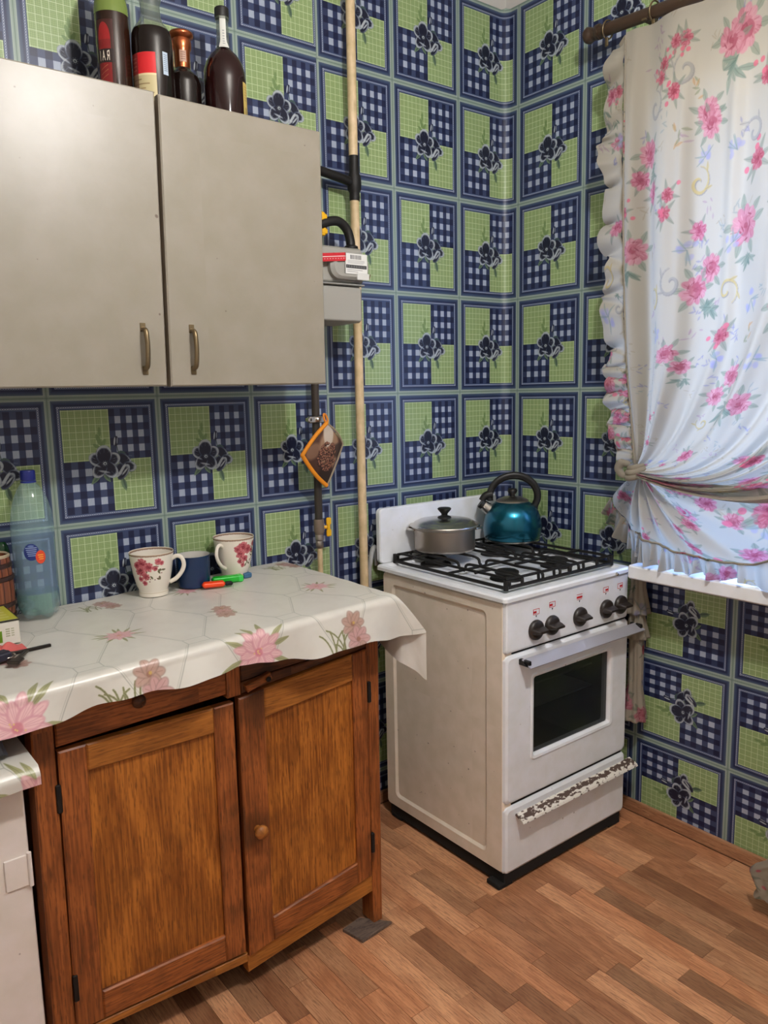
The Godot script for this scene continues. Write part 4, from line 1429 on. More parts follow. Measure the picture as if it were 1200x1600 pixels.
# ---------------------------------------------------------------- pot and kettle
func build_pot() -> void:
	var c := V(-0.415, 0.0, 0.140)
	var o := thing("saucepan", "stainless steel saucepan with lid and black knob on the rear left burner", "pot", V(c.x, 0.843, c.z))
	var mb := MB.new()
	mb.lathe(PackedVector2Array([Vector2(0, 0.8430), Vector2(0.086, 0.8430), Vector2(0.0925, 0.846), Vector2(0.094, 0.852), Vector2(0.094, 0.910), Vector2(0.101, 0.914), Vector2(0.102, 0.917), Vector2(0.098, 0.918), Vector2(0.092, 0.914), Vector2(0.0915, 0.850), Vector2(0, 0.847)]), c, 64, Basis(), 60.0)
	part(o, "body", mb, M.steel_brushed)
	mb = MB.new()
	mb.lathe(PackedVector2Array([Vector2(0.090, 0.9125), Vector2(0.106, 0.9185), Vector2(0.109, 0.9205), Vector2(0.107, 0.9235), Vector2(0.099, 0.924), Vector2(0.093, 0.930), Vector2(0.080, 0.936), Vector2(0.055, 0.9405), Vector2(0.025, 0.9425), Vector2(0, 0.943)]), c, 64, Basis(), 50.0)
	var lid := part(o, "lid", mb, M.steel)
	mb = MB.new()
	mb.lathe(PackedVector2Array([Vector2(0.022, 0.942), Vector2(0.020, 0.946), Vector2(0.010, 0.950), Vector2(0.010, 0.955), Vector2(0.020, 0.967), Vector2(0.0215, 0.971), Vector2(0.018, 0.9735), Vector2(0, 0.974)]), c, 28, Basis(), 60.0)
	part(lid, "knob", mb, M.black)
	# two loop handles under the lid
	var right := V(0.79, 0, 0.61)
	var fwd := V(-0.61, 0, 0.79)
	for s in [-1.0, 1.0]:
		mb = MB.new()
		var p := []
		for k in 9:
			var a := -1.0 + 2.0 * k / 8.0
			p.append(c + right * s * (0.094 + 0.020 * (1.0 - a * a)) + fwd * a * 0.026 + V(0, 0.910, 0))
		mb.tube(bend(p, 3), 0.004, 8)
		part(o, "handle", mb, M.steel)

func build_kettle() -> void:
	var c := V(-0.145, 0.0, 0.172)
	var o := thing("kettle", "shiny teal whistling kettle with black arched handle on the rear right burner", "kettle", V(c.x, 0.843, c.z))
	var teal := mat(rgb(24, 100, 122), 0.27, 0.9)
	teal.anisotropy_enabled = true
	teal.anisotropy = 0.6
	teal.clearcoat_enabled = true
	teal.clearcoat = 0.4
	teal.clearcoat_roughness = 0.08
	var mb := MB.new()
	mb.lathe(PackedVector2Array([Vector2(0, 0.8430), Vector2(0.080, 0.8430), Vector2(0.0865, 0.8450), Vector2(0.088, 0.849), Vector2(0.0925, 0.860), Vector2(0.0945, 0.878), Vector2(0.0940, 0.898), Vector2(0.0905, 0.918), Vector2(0.0835, 0.938), Vector2(0.072, 0.954), Vector2(0.060, 0.964), Vector2(0.052, 0.9685), Vector2(0.050, 0.970)]), c, 64, Basis(), 60.0)
	part(o, "body", mb, teal)
	mb = MB.new()
	mb.lathe(PackedVector2Array([Vector2(0.085, 0.8425), Vector2(0.0895, 0.8435), Vector2(0.0895, 0.848), Vector2(0.087, 0.849)]), c, 64)
	part(o, "base_rim", mb, M.steel)
	mb = MB.new()
	mb.lathe(PackedVector2Array([Vector2(0.052, 0.968), Vector2(0.052, 0.972), Vector2(0.046, 0.977), Vector2(0.030, 0.983), Vector2(0.012, 0.986), Vector2(0, 0.9865)]), c, 48, Basis(), 50.0)
	var lid := part(o, "lid", mb, M.steel_brushed)
	mb = MB.new()
	mb.lathe(PackedVector2Array([Vector2(0.010, 0.985), Vector2(0.008, 0.991), Vector2(0.013, 0.996), Vector2(0.016, 1.003), Vector2(0.013, 1.010), Vector2(0, 1.012)]), c, 24, Basis(), 70.0)
	part(lid, "knob", mb, M.black)
	var right := V(0.79, 0, 0.61)
	# spout, up and out to the left
	var dir := (right * -0.80 + V(0, 0.62, 0)).normalized()
	var sp := c + right * -0.068 + V(0, 0.938, 0)
	mb = MB.new()
	mb.tube(path([sp - dir * 0.012, sp + dir * 0.010, sp + dir * 0.036]), [0.023, 0.020, 0.016], 24)
	part(o, "spout", mb, M.steel)
	mb = MB.new()
	mb.tube(path([sp + dir * 0.034, sp + dir * 0.046]), 0.0165, 20)
	var q0 := sp + dir * 0.040 + V(0, 0.010, 0)
	mb.tube(bend([q0, q0 + right * 0.012 + V(0, 0.016, 0), q0 + right * 0.034 + V(0, 0.022, 0)], 4), [0.011, 0.0112, 0.0115, 0.012, 0.0125, 0.013, 0.0135, 0.014, 0.0145], 14)
	part(o, "whistle_cap", mb, M.black)
	# arched handle
	mb = MB.new()
	var hp := []
	for k in 13:
		var a := PI * (1.06 - 1.22 * k / 12.0)
		hp.append(c + right * (0.004 + 0.078 * cos(a)) + V(0, 0.985 + 0.068 * sin(a), 0))
	var rad := PackedFloat32Array()
	var pp := bend(hp, 4)
	for k in pp.size(): rad.append(0.0115 + 0.002 * sin(PI * k / (pp.size() - 1.0)))
	mb.tube(pp, rad, 16, true, 0.8)
	part(o, "handle", mb, M.black)
	mb = MB.new()
	var foot: Vector3 = hp[12]
	mb.box(foot + V(0, -0.006, 0) - right * 0.006, V(0.034, 0.03, 0.02), 0.008, Basis(V(0, 1, 0), -0.66 + 0.0))
	part(o, "handle_mount", mb, M.black)


# ---------------------------------------------------------------- curtains
const KNOT := Vector3(-0.115, 1.100, 0.628)
const CLOTH_W := 1.25       # metres covered by the print
const CLOTH_H := 1.75

func curtain_print(spots: Array) -> ImageTexture:
	var W := 1000
	var H := 1400
	var px := W / CLOTH_W
	var c := Canvas.new(W, H, rgb(176, 167, 150))
	c.wrap = true
	var R := RandomNumberGenerator.new()
	R.seed = 77
	# pale sprigs everywhere
	for i in 260:
		var x := R.randf() * W
		var y := R.randf() * H
		var col: Color = [rgb(140, 138, 162), rgb(150, 158, 150), rgb(172, 160, 136), rgb(168, 142, 150)][R.randi() % 4]
		for k in 5: leaf(c, x + R.randf_range(-12, 12), y + R.randf_range(-12, 12), R.randf_range(8, 16), 5, R.randf() * TAU, col, 0.5)
	for q in spots:
		var x: float = q[1] * px
		var y: float = q[2] * px
		var r: float = q[3] * px
		match q[0]:
			"R":
				for k in 6: leaf(c, x + cos(k * 1.1) * r * 0.7, y + sin(k * 1.1) * r * 0.7, r * 1.0, r * 0.46, k * 1.1 + R.randf_range(-0.4, 0.4), rgb(124, 134, 116), 0.6)
				rose(c, x, y, r, rgb(196, 140, 146), rgb(156, 76, 90), R)
			"r":
				for k in 5: leaf(c, x, y, r * 1.7, r * 0.5, k * 1.3 + R.randf(), rgb(126, 134, 118), 0.55)
				rose(c, x, y, r, rgb(194, 130, 142), rgb(152, 66, 86), R)
			"b":
				for k in 6: leaf(c, x, y, r * 2.2, r * 0.6, k * 1.05 + R.randf(), rgb(126, 134, 116), 0.55)
				rose(c, x, y, r, rgb(186, 112, 120), rgb(148, 60, 74), R)
				for k in 3: c.ell(x + R.randf_range(-2.2, 2.2) * r, y + R.randf_range(-2.2, 2.2) * r, r * 0.35, r * 0.3, 0, rgb(206, 100, 116), 0.8)
			"l":
				for k in 9: leaf(c, x + R.randf_range(-0.3, 0.3) * r, y + R.randf_range(-0.3, 0.3) * r, r * R.randf_range(0.7, 1.1), r * 0.3, 0.3 + k * 0.36 + R.randf_range(-0.3, 0.3), rgb(104, 122, 108).lerp(rgb(142, 150, 132), R.randf()), 0.7)
			"s":
				scroll(c, x, y, r, 1.0 if R.randf() < 0.5 else -1.0, R.randf() * TAU, rgb(182, 162, 110) if R.randf() < 0.6 else rgb(156, 152, 142))
			"o":
				for k in 7: leaf(c, x + R.randf_range(-0.5, 0.5) * r, y + R.randf_range(-0.8, 0.8) * r, r * 0.7, r * 0.3, -2.2 + k * 0.4, rgb(190, 148, 104) if k % 2 else rgb(140, 142, 112), 0.6)
			"g":
				for k in 6: c.ell(x + R.randf_range(-0.7, 0.7) * r, y + R.randf_range(-0.7, 0.7) * r, r * 0.34, r * 0.24, R.randf() * 3.0, rgb(148, 146, 176), 0.6, 2.0)
				for k in 4: leaf(c, x, y, r * 1.3, r * 0.24, R.randf() * TAU, rgb(140, 152, 146), 0.6)
	return c.tex()

# one thread of the curtain, across = 0 at the frilled edge .. 1, down = 0 at the rod .. 1 at the knot
func strand(s: float, t: float) -> Vector3:
	var z0 := 0.562 + s * 0.92
	var yt := 2.252
	var yb := lerpf(1.42, 1.62, s)
	var kz := KNOT.z + (s - 0.15) * 0.030
	var ky := KNOT.y + 0.012 - s * 0.028
	var z: float
	var y: float
	var edge := lerpf(0.0, 0.020, clampf((yt - 1.42) / 0.83, 0, 1))
	if t < 0.5:
		var f := t / 0.5
		y = lerpf(yt, yb, f)
		z = z0 + (0.030 * f * f) * (1.0 - s * 1.6)
	else:
		var f := (t - 0.5) / 0.5
		var a := Vector2(z0 + 0.030 * (1.0 - s * 1.6), yb)
		var c := Vector2(lerpf(a.x, KNOT.z, 0.14 + 0.2 * (1.0 - s)), lerpf(1.26, 0.88, s))
		var k := Vector2(kz, ky)
		var p := a.lerp(c, f).lerp(c.lerp(k, f), f)
		z = p.x
		y = p.y
	var near := smoothstep(0.55, 1.0, t)
	var amp := lerpf(0.010, 0.032, smoothstep(0.0, 0.35, t)) * (1.0 - 0.55 * near)
	var ph := TAU * (5.2 * s + 0.42 * sin(s * 7.0 + 0.6) + 0.10 * sin(t * 4.0))
	var w := sin(ph + 0.6 * sin(ph)) * (0.8 + 0.4 * sin(s * 9.0)) + 0.30 * sin(2.3 * ph + 1.0) + 0.12 * sin(5.1 * ph + t * 3.0) * smoothstep(0.3, 0.9, t)
	var tuck := 0.020 * exp(-pow((s - 0.345 + 0.07 * t) / 0.022, 2.0)) + 0.016 * exp(-pow((s - 0.20 + 0.03 * t) / 0.016, 2.0)) + 0.018 * exp(-pow((s - 0.52 + 0.12 * t) / 0.024, 2.0))
	var x := -0.135 - tuck * smoothstep(0.02, 0.2, t) * (1.0 - near) + near * 0.012 - amp * w - 0.035 * near * s
	return V(x, y, z)

func fan_end(s: float) -> Vector3:
	var keys := [[0.0, -0.055, 0.965, 0.470], [0.10, -0.050, 0.895, 0.500], [0.18, -0.045, 0.856, 0.555], [0.26, -0.085, 0.850, 0.606], [0.34, -0.126, 0.842, 0.660], [0.50, -0.136, 0.836, 0.790], [0.66, -0.138, 0.836, 0.930], [0.80, -0.138, 0.838, 1.120], [0.88, -0.140, 0.900, 1.280], [1.0, -0.140, 1.090, 1.320]]
	for i in keys.size() - 1:
		if s <= keys[i + 1][0]:
			var f: float = (s - keys[i][0]) / (keys[i + 1][0] - keys[i][0])
			return V(lerpf(keys[i][1], keys[i + 1][1], f), lerpf(keys[i][2], keys[i + 1][2], f), lerpf(keys[i][3], keys[i + 1][3], f))
	return V(-0.150, 1.090, 1.320)

func fan(s: float, t: float) -> Vector3:
	var e := fan_end(s)
	var k := KNOT + V(0.0, -0.012 - 0.01 * s, (s - 0.3) * 0.02)
	var m := (k + e) * 0.5 + V(-0.02 - 0.03 * smoothstep(0.25, 0.6, s), -0.05 * smoothstep(0.3, 0.7, s) * (1.0 - 0.9 * smoothstep(0.75, 1.0, s)) + 0.03 * (1.0 - smoothstep(0.0, 0.3, s)), 0.0)
	var p := k.lerp(m, t).lerp(m.lerp(e, t), t)
	var amp := 0.016 * sin(PI * minf(t * 1.2, 1.0)) + 0.004
	p.x -= amp * sin(TAU * 6.0 * s) * (1.0 - 0.4 * smoothstep(0.3, 0.5, s))
	return p

func sheet(nu: int, nv: int, f: Callable, uvf: Callable) -> MB:
	var mb := MB.new()
	var P := PackedVector3Array()
	var U := PackedVector2Array()
	for j in nv:
		for i in nu:
			var u := float(i) / (nu - 1)
			var w := float(j) / (nv - 1)
			P.append(f.call(u, w))
			U.append(uvf.call(u, w))
	mb.grid(P, U, nu, nv, 1.0)
	return mb

func build_curtains() -> void:
	# rod with ball end, rings and bracket
	var o := thing("curtain_rod", "dark brown wooden curtain rod with ball end above the window", "curtain rod", V(-0.10, 2.29, 1.0))
	var mb := MB.new()
	mb.us = 4.0
	var rod_wood := mat(rgb(62, 46, 34), 0.35)
	mb.tube(path([V(-0.10, 2.302, 0.43), V(-0.10, 2.285, 0.72), V(-0.10, 2.262, 1.80)]), 0.0165, 20)
	part(o, "pole", mb, rod_wood)
	mb = MB.new()
	mb.tube(path([V(-0.10, 2.3035, 0.398), V(-0.10, 2.3035, 0.402), V(-0.10, 2.3035, 0.412), V(-0.10, 2.3035, 0.424), V(-0.10, 2.303, 0.432), V(-0.10, 2.3025, 0.440), V(-0.10, 2.302, 0.450)]), [0.008, 0.018, 0.0225, 0.018, 0.012, 0.020, 0.020], 20)
	part(o, "finial", mb, rod_wood)
	mb = MB.new()
	mb.span(V(-0.112, 2.276, 0.588), V(-0.001, 2.288, 0.604), 0.002)
	mb.span(V(-0.008, 2.250, 0.580), V(-0.001, 2.318, 0.612), 0.002)
	part(o, "bracket", mb, M.brass)
	for k in 8:
		var z := 0.475 + k * 0.145
		var yy := lerpf(2.302, 2.262, (z - 0.43) / 1.37)
		mb = MB.new()
		var rp := []
		for q in 21:
			var a := TAU * q / 20.0
			rp.append(V(-0.10 + 0.0225 * cos(a), yy - 0.003 + 0.0225 * sin(a), z + 0.004 * sin(a)))
		mb.tube(path(rp), 0.0024, 8, false)
		mb.box(V(-0.104, yy - 0.035, z), V(0.006, 0.024, 0.010), 0.002)
		part(o, "ring", mb, M.brass)
	# the print, its flowers placed on the cloth where they hang
	var spots := []
	var want := [["R",0.883,2.155,0.040],["R",0.849,2.138,0.030],["l",0.858,2.085,0.045],["b",0.684,2.129,0.014],["b",0.742,2.180,0.015],["b",0.714,2.177,0.013],["b",0.674,2.106,0.012],["s",0.741,2.101,0.032],["b",0.713,2.058,0.016],["o",0.766,2.052,0.020],["s",0.654,2.046,0.030],["R",0.794,1.997,0.028],["R",0.809,1.963,0.026],["o",0.734,1.948,0.025],["g",0.792,1.889,0.020],["R",0.627,1.935,0.026],["r",0.609,1.881,0.018],["r",0.646,1.835,0.022],["l",0.646,1.896,0.030],["s",0.773,1.833,0.030],["b",0.706,1.773,0.015],["b",0.717,1.813,0.014],["r",0.777,1.717,0.019],["R",0.902,1.711,0.036],["l",0.916,1.642,0.030],["b",0.945,2.034,0.018],["R",0.600,1.693,0.026],["l",0.595,1.647,0.030],["R",0.814,1.618,0.027],["R",0.779,1.573,0.028],["l",0.814,1.541,0.040],["s",0.726,1.598,0.030],["s",0.677,1.554,0.028],["s",0.864,1.559,0.028],["g",0.759,1.676,0.022],["g",0.874,1.683,0.020],["b",0.854,1.451,0.020],["R",0.724,1.409,0.030],["R",0.753,1.381,0.022],["l",0.754,1.341,0.028],["R",0.885,1.351,0.028],["R",0.845,1.301,0.028],["R",0.926,1.288,0.028],["l",0.886,1.269,0.045],["g",0.846,1.397,0.025],["r",0.773,1.148,0.034],["g",0.933,1.529,0.022],["g",0.689,1.470,0.020],["o",0.665,1.337,0.020],["o",0.934,1.454,0.022],["g",0.960,1.392,0.020],["b",0.937,1.848,0.020],["s",0.917,1.924,0.030],["g",0.880,1.890,0.022],["R",1.022,1.760,0.030],["R",1.022,1.506,0.030],["b",0.678,1.251,0.016],["b",0.672,1.181,0.016],["s",0.809,1.236,0.025],["b",0.556,1.787,0.012]]
	var nu := 230
	var nv := 110
	var pts := PackedVector3Array()
	for j in nv:
		for i in nu: pts.append(strand(i / (nu - 1.0), j / (nv - 1.0)))
	for q in want:
		var best := 0
		var bd := 1e9
		for k in range(0, pts.size(), 2):
			var d := pow(pts[k].z - q[1], 2.0) + pow(pts[k].y - q[2], 2.0)
			if d < bd:
				bd = d
				best = k
		spots.append([q[0], float(best % nu) / (nu - 1) * 1.10, float(best / nu) / (nv - 1) * 1.45, q[3] * 1.2])
	var R := RandomNumberGenerator.new()
	R.seed = 5
	for k in 96:      # the part of the cloth that goes below the knot or out of the picture
		var y := R.randf_range(1.30, 1.72) if k < 52 else R.randf_range(0.05, 1.7) if k > 71 else R.randf_range(0.1, 1.4)
		var x := R.randf_range(0.0, 1.2) if k < 52 else R.randf_range(0.84, 0.95) if k > 71 else R.randf_range(0.62, 1.2)
		spots.append([["R", "r", "b", "l", "s", "g"][R.randi() % 6], x, y, R.randf_range(0.018, 0.032)])
	var m := tmat(curtain_print(spots), 0.75)
	m.backlight_enabled = true
	m.backlight = Color(1.0, 1.0, 1.0)
	m.rim_enabled = true
	m.rim = 0.2
	var uvp := func(s: float, t: float) -> Vector2: return Vector2(s * 1.10 / CLOTH_W, t * 1.45 / CLOTH_H)
	var cu := thing("curtain", "white curtain with pink roses tied back to the left of the window", "curtain", V(-0.12, 1.1, 0.8))
	part(cu, "panel", sheet(nu, nv, strand, uvp), m)
	# frill down the free edge
	var frill := func(u: float, w: float) -> Vector3:
		var t := 0.005 + w * 0.975
		var p := strand(0.0, t)
		var wide := (0.062 + 0.011 * sin(w * 47.0) + 0.006 * sin(w * 79.0 + 1.0)) * (1.0 - 0.35 * smoothstep(0.86, 1.0, w)) * smoothstep(-0.03, 0.06, w)
		var fl := sin(w * 94.0 + 1.2 * sin(w * 21.0)) + 0.45 * sin(w * 221.0 + 2.0 * sin(w * 33.0))
		return V(p.x + (0.25 + 0.75 * u) * (0.013 * fl + 0.008 * u * sin(w * 27.0)) - 0.006, p.y - 0.016 * u * cos(w * 94.0 + 1.2 * sin(w * 21.0)), p.z - u * wide)
	part(cu, "frill", sheet(14, 420, frill, func(u: float, w: float) -> Vector2: return Vector2((0.93 - u * 0.09) / CLOTH_W, w * 1.75 / CLOTH_H)), m)
	var seam := []
	for k in 90: seam.append(strand(0.002, 0.005 + 0.985 * k / 89.0) + V(-0.004, 0, 0))
	mb = MB.new()
	mb.tube(path(seam), 0.0028, 6)
	part(cu, "seam", mb, m)
	# skirt of cloth below the knot and its frilled hem
	part(cu, "skirt", sheet(140, 40, func(u: float, w: float) -> Vector3: return fan(u, w * 0.72), func(u: float, w: float) -> Vector2: return Vector2(u * 0.95 / CLOTH_W, (1.30 + w * 0.34) / CLOTH_H)), m)
	var hem := func(u: float, w: float) -> Vector3:
		var a := fan(u, 0.71)
		var b := fan_end(u)
		var st := smoothstep(0.26, 0.44, u) * (1.0 - smoothstep(0.80, 0.88, u))
		var p := a.lerp(b, w).lerp(V(lerpf(a.x, -0.138, w), lerpf(a.y, 0.836, w), a.z), st)
		var k := 0.013 * w + 0.003
		p.x -= k * (sin(TAU * 17.0 * u + 2.0 * sin(u * 17.0)) + 0.4 * sin(TAU * 37.0 * u)) + 0.006
		p.y -= 0.006 * w * sin(TAU * 9.0 * u)
		return p
	part(cu, "hem_frill", sheet(340, 14, hem, func(u: float, w: float) -> Vector2: return Vector2(u * 1.5 / CLOTH_W, (0.28 + w * 0.07) / CLOTH_H)), m)
	seam = []
	for k in 120:
		var u := lerpf(0.26, 0.90, k / 119.0)
		seam.append(hem.call(u, 0.0) + V(-0.003, 0.0, 0))
	mb = MB.new()
	mb.tube(path(seam), 0.003, 6)
	part(cu, "hem_seam", mb, m)
	# knot: the band of cloth wound round the gathered folds
	mb = MB.new()
	for q in [[0.0, 0.021, 0.010], [-0.014, 0.023, 0.009], [0.013, 0.018, 0.008]]:
		var rp := []
		for k in 25:
			var a := TAU * k / 24.0
			rp.append(KNOT + V(-0.012 + (q[1] + 0.004) * cos(a), q[0] + 0.008 * sin(a + 1.0), -0.004 + q[1] * sin(a)))
		mb.tube(path(rp), q[2], 10, false)
	mb.tube(bend([KNOT + V(-0.02, 0.014, -0.022), KNOT + V(-0.03, 0.020, -0.040), KNOT + V(-0.03, 0.002, -0.052), KNOT + V(-0.026, -0.016, -0.040), KNOT + V(-0.02, -0.010, -0.02)], 5), [0.008, 0.009, 0.010, 0.011, 0.011, 0.012, 0.012, 0.012, 0.012, 0.012, 0.012, 0.012, 0.011, 0.011, 0.010, 0.010, 0.009, 0.009, 0.008, 0.008, 0.008], 10)
	mb.us = 0.6
	part(cu, "knot", mb, m)
	# tiers of frill hanging down between stove and wall
	var tail := func(u: float, w: float) -> Vector3:
		var y := lerpf(0.855, 0.325, w)
		var a := TAU * u if u < 1.0 else 0.0
		var r := 0.020
		for q in [[0.66, 0.75], [0.585, 0.66], [0.325, 0.44]]:
			if y >= q[0] and y < q[1]: r = maxf(r, 0.019 + 0.017 * (q[1] - y) / (q[1] - q[0]))
		r *= 1.0 + 0.16 * sin(7.0 * a + w * 3.0)
		return V(-0.046 + r * cos(a) * 0.95, y, 0.584 + r * sin(a))
	part(cu, "tail", sheet(50, 120, tail, func(u: float, w: float) -> Vector2: return Vector2((0.8 + u * 0.2) / CLOTH_W, (0.6 + w * 0.55) / CLOTH_H)), m)
	# second curtain: only the frilled foot of it reaches into the picture
	var c2 := thing("curtain", "frilled foot of a second flowered curtain at the right edge near the floor", "curtain", V(-0.19, 0.05, 1.3))
	var fall := func(u: float, w: float) -> Vector3:
		var y := lerpf(2.24, 0.055, w)
		var left := lerpf(1.34, 1.24, smoothstep(0.0, 0.7, w)) - 0.20 * smoothstep(0.86, 0.975, w) + 0.012 * sin(w * 160.0) * smoothstep(0.9, 0.95, w)
		var z := lerpf(left, 1.66, u)
		return V(-0.195 - 0.016 * sin(TAU * 7.0 * u + 0.5 * sin(w * 5.0)) - 0.01 * smoothstep(0.9, 1.0, w) * sin(TAU * 15.0 * u), y, z)
	part(c2, "panel", sheet(90, 110, fall, func(u: float, w: float) -> Vector2: return Vector2(u * 0.6 / CLOTH_W, w * 2.2 / CLOTH_H)), m)


# ---------------------------------------------------------------- pipes and meter
func build_pipes() -> void:
	var X := -0.662
	var Z := 0.050
	var o := thing("gas_riser", "cream painted vertical pipe with a sooty black tee beside the wall cabinet", "pipe", V(X, 0, Z))
	var mb := MB.new()
	mb.tube(path([V(X + 0.001, 0.0, Z), V(X, 0.9, Z), V(X - 0.001, 1.868, Z)]), 0.0128, 20)
	part(o, "lower_pipe", mb, M.pipe)
	mb = MB.new()
	mb.tube(path([V(X - 0.001, 1.975, Z), V(X + 0.002, 2.555, Z)]), 0.0128, 20)
	part(o, "upper_pipe", mb, M.pipe)
	mb = MB.new()
	mb.lathe(PackedVector2Array([Vector2(0, 1.862), Vector2(0.0145, 1.862), Vector2(0.0155, 1.872), Vector2(0.0145, 1.884), Vector2(0.019, 1.892), Vector2(0.020, 1.908), Vector2(0.019, 1.926), Vector2(0.0142, 1.936), Vector2(0.0138, 1.982), Vector2(0, 1.982)]), V(X, 0, Z), 24)
	var tee := part(o, "tee", mb, M.black_iron, "soot-black pipe tee")
	mb = MB.new()
	mb.tube(bend([V(X - 0.008, 1.910, Z), V(X - 0.05, 1.917, Z + 0.002), V(X - 0.15, 1.930, Z + 0.004), V(-0.845, 1.932, Z + 0.010), V(-0.856, 1.90, Z + 0.02), V(-0.856, 1.72, 0.095)], 6), 0.0125, 14)
	part(tee, "branch_pipe", mb, M.black_iron)
	var p := thing("gas_pipe", "dark gas pipe with a silver clip below the wall cabinet", "pipe", V(-0.817, 0.84, Z))
	mb = MB.new()
	mb.tube(path([V(-0.8155, 1.53, Z), V(-0.818, 0.968, Z)]), 0.0112, 16)
	part(p, "pipe", mb, tmat(paint_tex(61, rgb(54, 46, 38), 10, 0.15), 0.5))
	mb = MB.new()
	mb.lathe(PackedVector2Array([Vector2(0, 0.974), Vector2(0.0135, 0.974), Vector2(0.0150, 0.970), Vector2(0.0150, 0.938), Vector2(0.0125, 0.934), Vector2(0.0125, 0.930), Vector2(0, 0.930)]), V(-0.818, 0, Z), 20)
	part(p, "coupling", mb, mat(rgb(128, 112, 98), 0.5, 0.4))
	mb = MB.new()
	mb.lathe(PackedVector2Array([Vector2(0, 0.931), Vector2(0.012, 0.931), Vector2(0.0135, 0.927), Vector2(0.0135, 0.915), Vector2(0.0105, 0.911), Vector2(0.0125, 0.905), Vector2(0.0125, 0.894), Vector2(0.010, 0.890), Vector2(0, 0.890)]), V(-0.818, 0, Z), 6)
	part(p, "hex_nut", mb, M.steel_brushed)
	mb = MB.new()
	mb.tube(path([V(-0.818, 0.893, Z), V(-0.818, 0.70, Z)]), 0.0078, 14)
	part(p, "thin_pipe", mb, M.pipe)
	# yellow butterfly tap
	mb = MB.new()
	mb.tube(path([V(-0.804, 0.949, Z), V(-0.792, 0.949, Z + 0.006)]), 0.005, 10)
	for s in [-1, 1]:
		mb.box(V(-0.790, 0.949 + s * 0.017, Z + 0.008), V(0.017, 0.022, 0.008), 0.0035)
	mb.box(V(-0.791, 0.949, Z + 0.008), V(0.010, 0.024, 0.010), 0.003)
	part(p, "tap_handle", mb, M.yellow, "yellow butterfly tap handle")
	# clip
	mb = MB.new()
	mb.box(V(-0.822, 1.258, Z + 0.010), V(0.052, 0.019, 0.014), 0.003)
	mb.box(V(-0.845, 1.258, Z + 0.008), V(0.014, 0.013, 0.018), 0.003)
	mb.lathe(PackedVector2Array([Vector2(0.006, 0), Vector2(0.006, 0.006), Vector2(0.003, 0.008), Vector2(0, 0.008)]), V(-0.821, 1.258, Z + 0.016), 12, Basis(V(1, 0, 0), V(0, 0, 1), V(0, -1, 0)))
	part(p, "clip", mb, M.steel, "shiny silver clip")
	var h := thing("gas_hose", "pale grey hose curving behind the stove beside the cream pipe", "hose", V(-0.63, 0.75, 0.04))
	mb = MB.new()
	mb.tube(bend([V(-0.640, 0.60, 0.045), V(-0.640, 0.78, 0.046), V(-0.634, 0.822, 0.046), V(-0.624, 0.848, 0.040), V(-0.608, 0.858, 0.028), V(-0.596, 0.850, 0.022), V(-0.590, 0.80, 0.020)], 6), 0.0075, 12)
	part(h, "hose", mb, mat(rgb(150, 150, 148), 0.5))

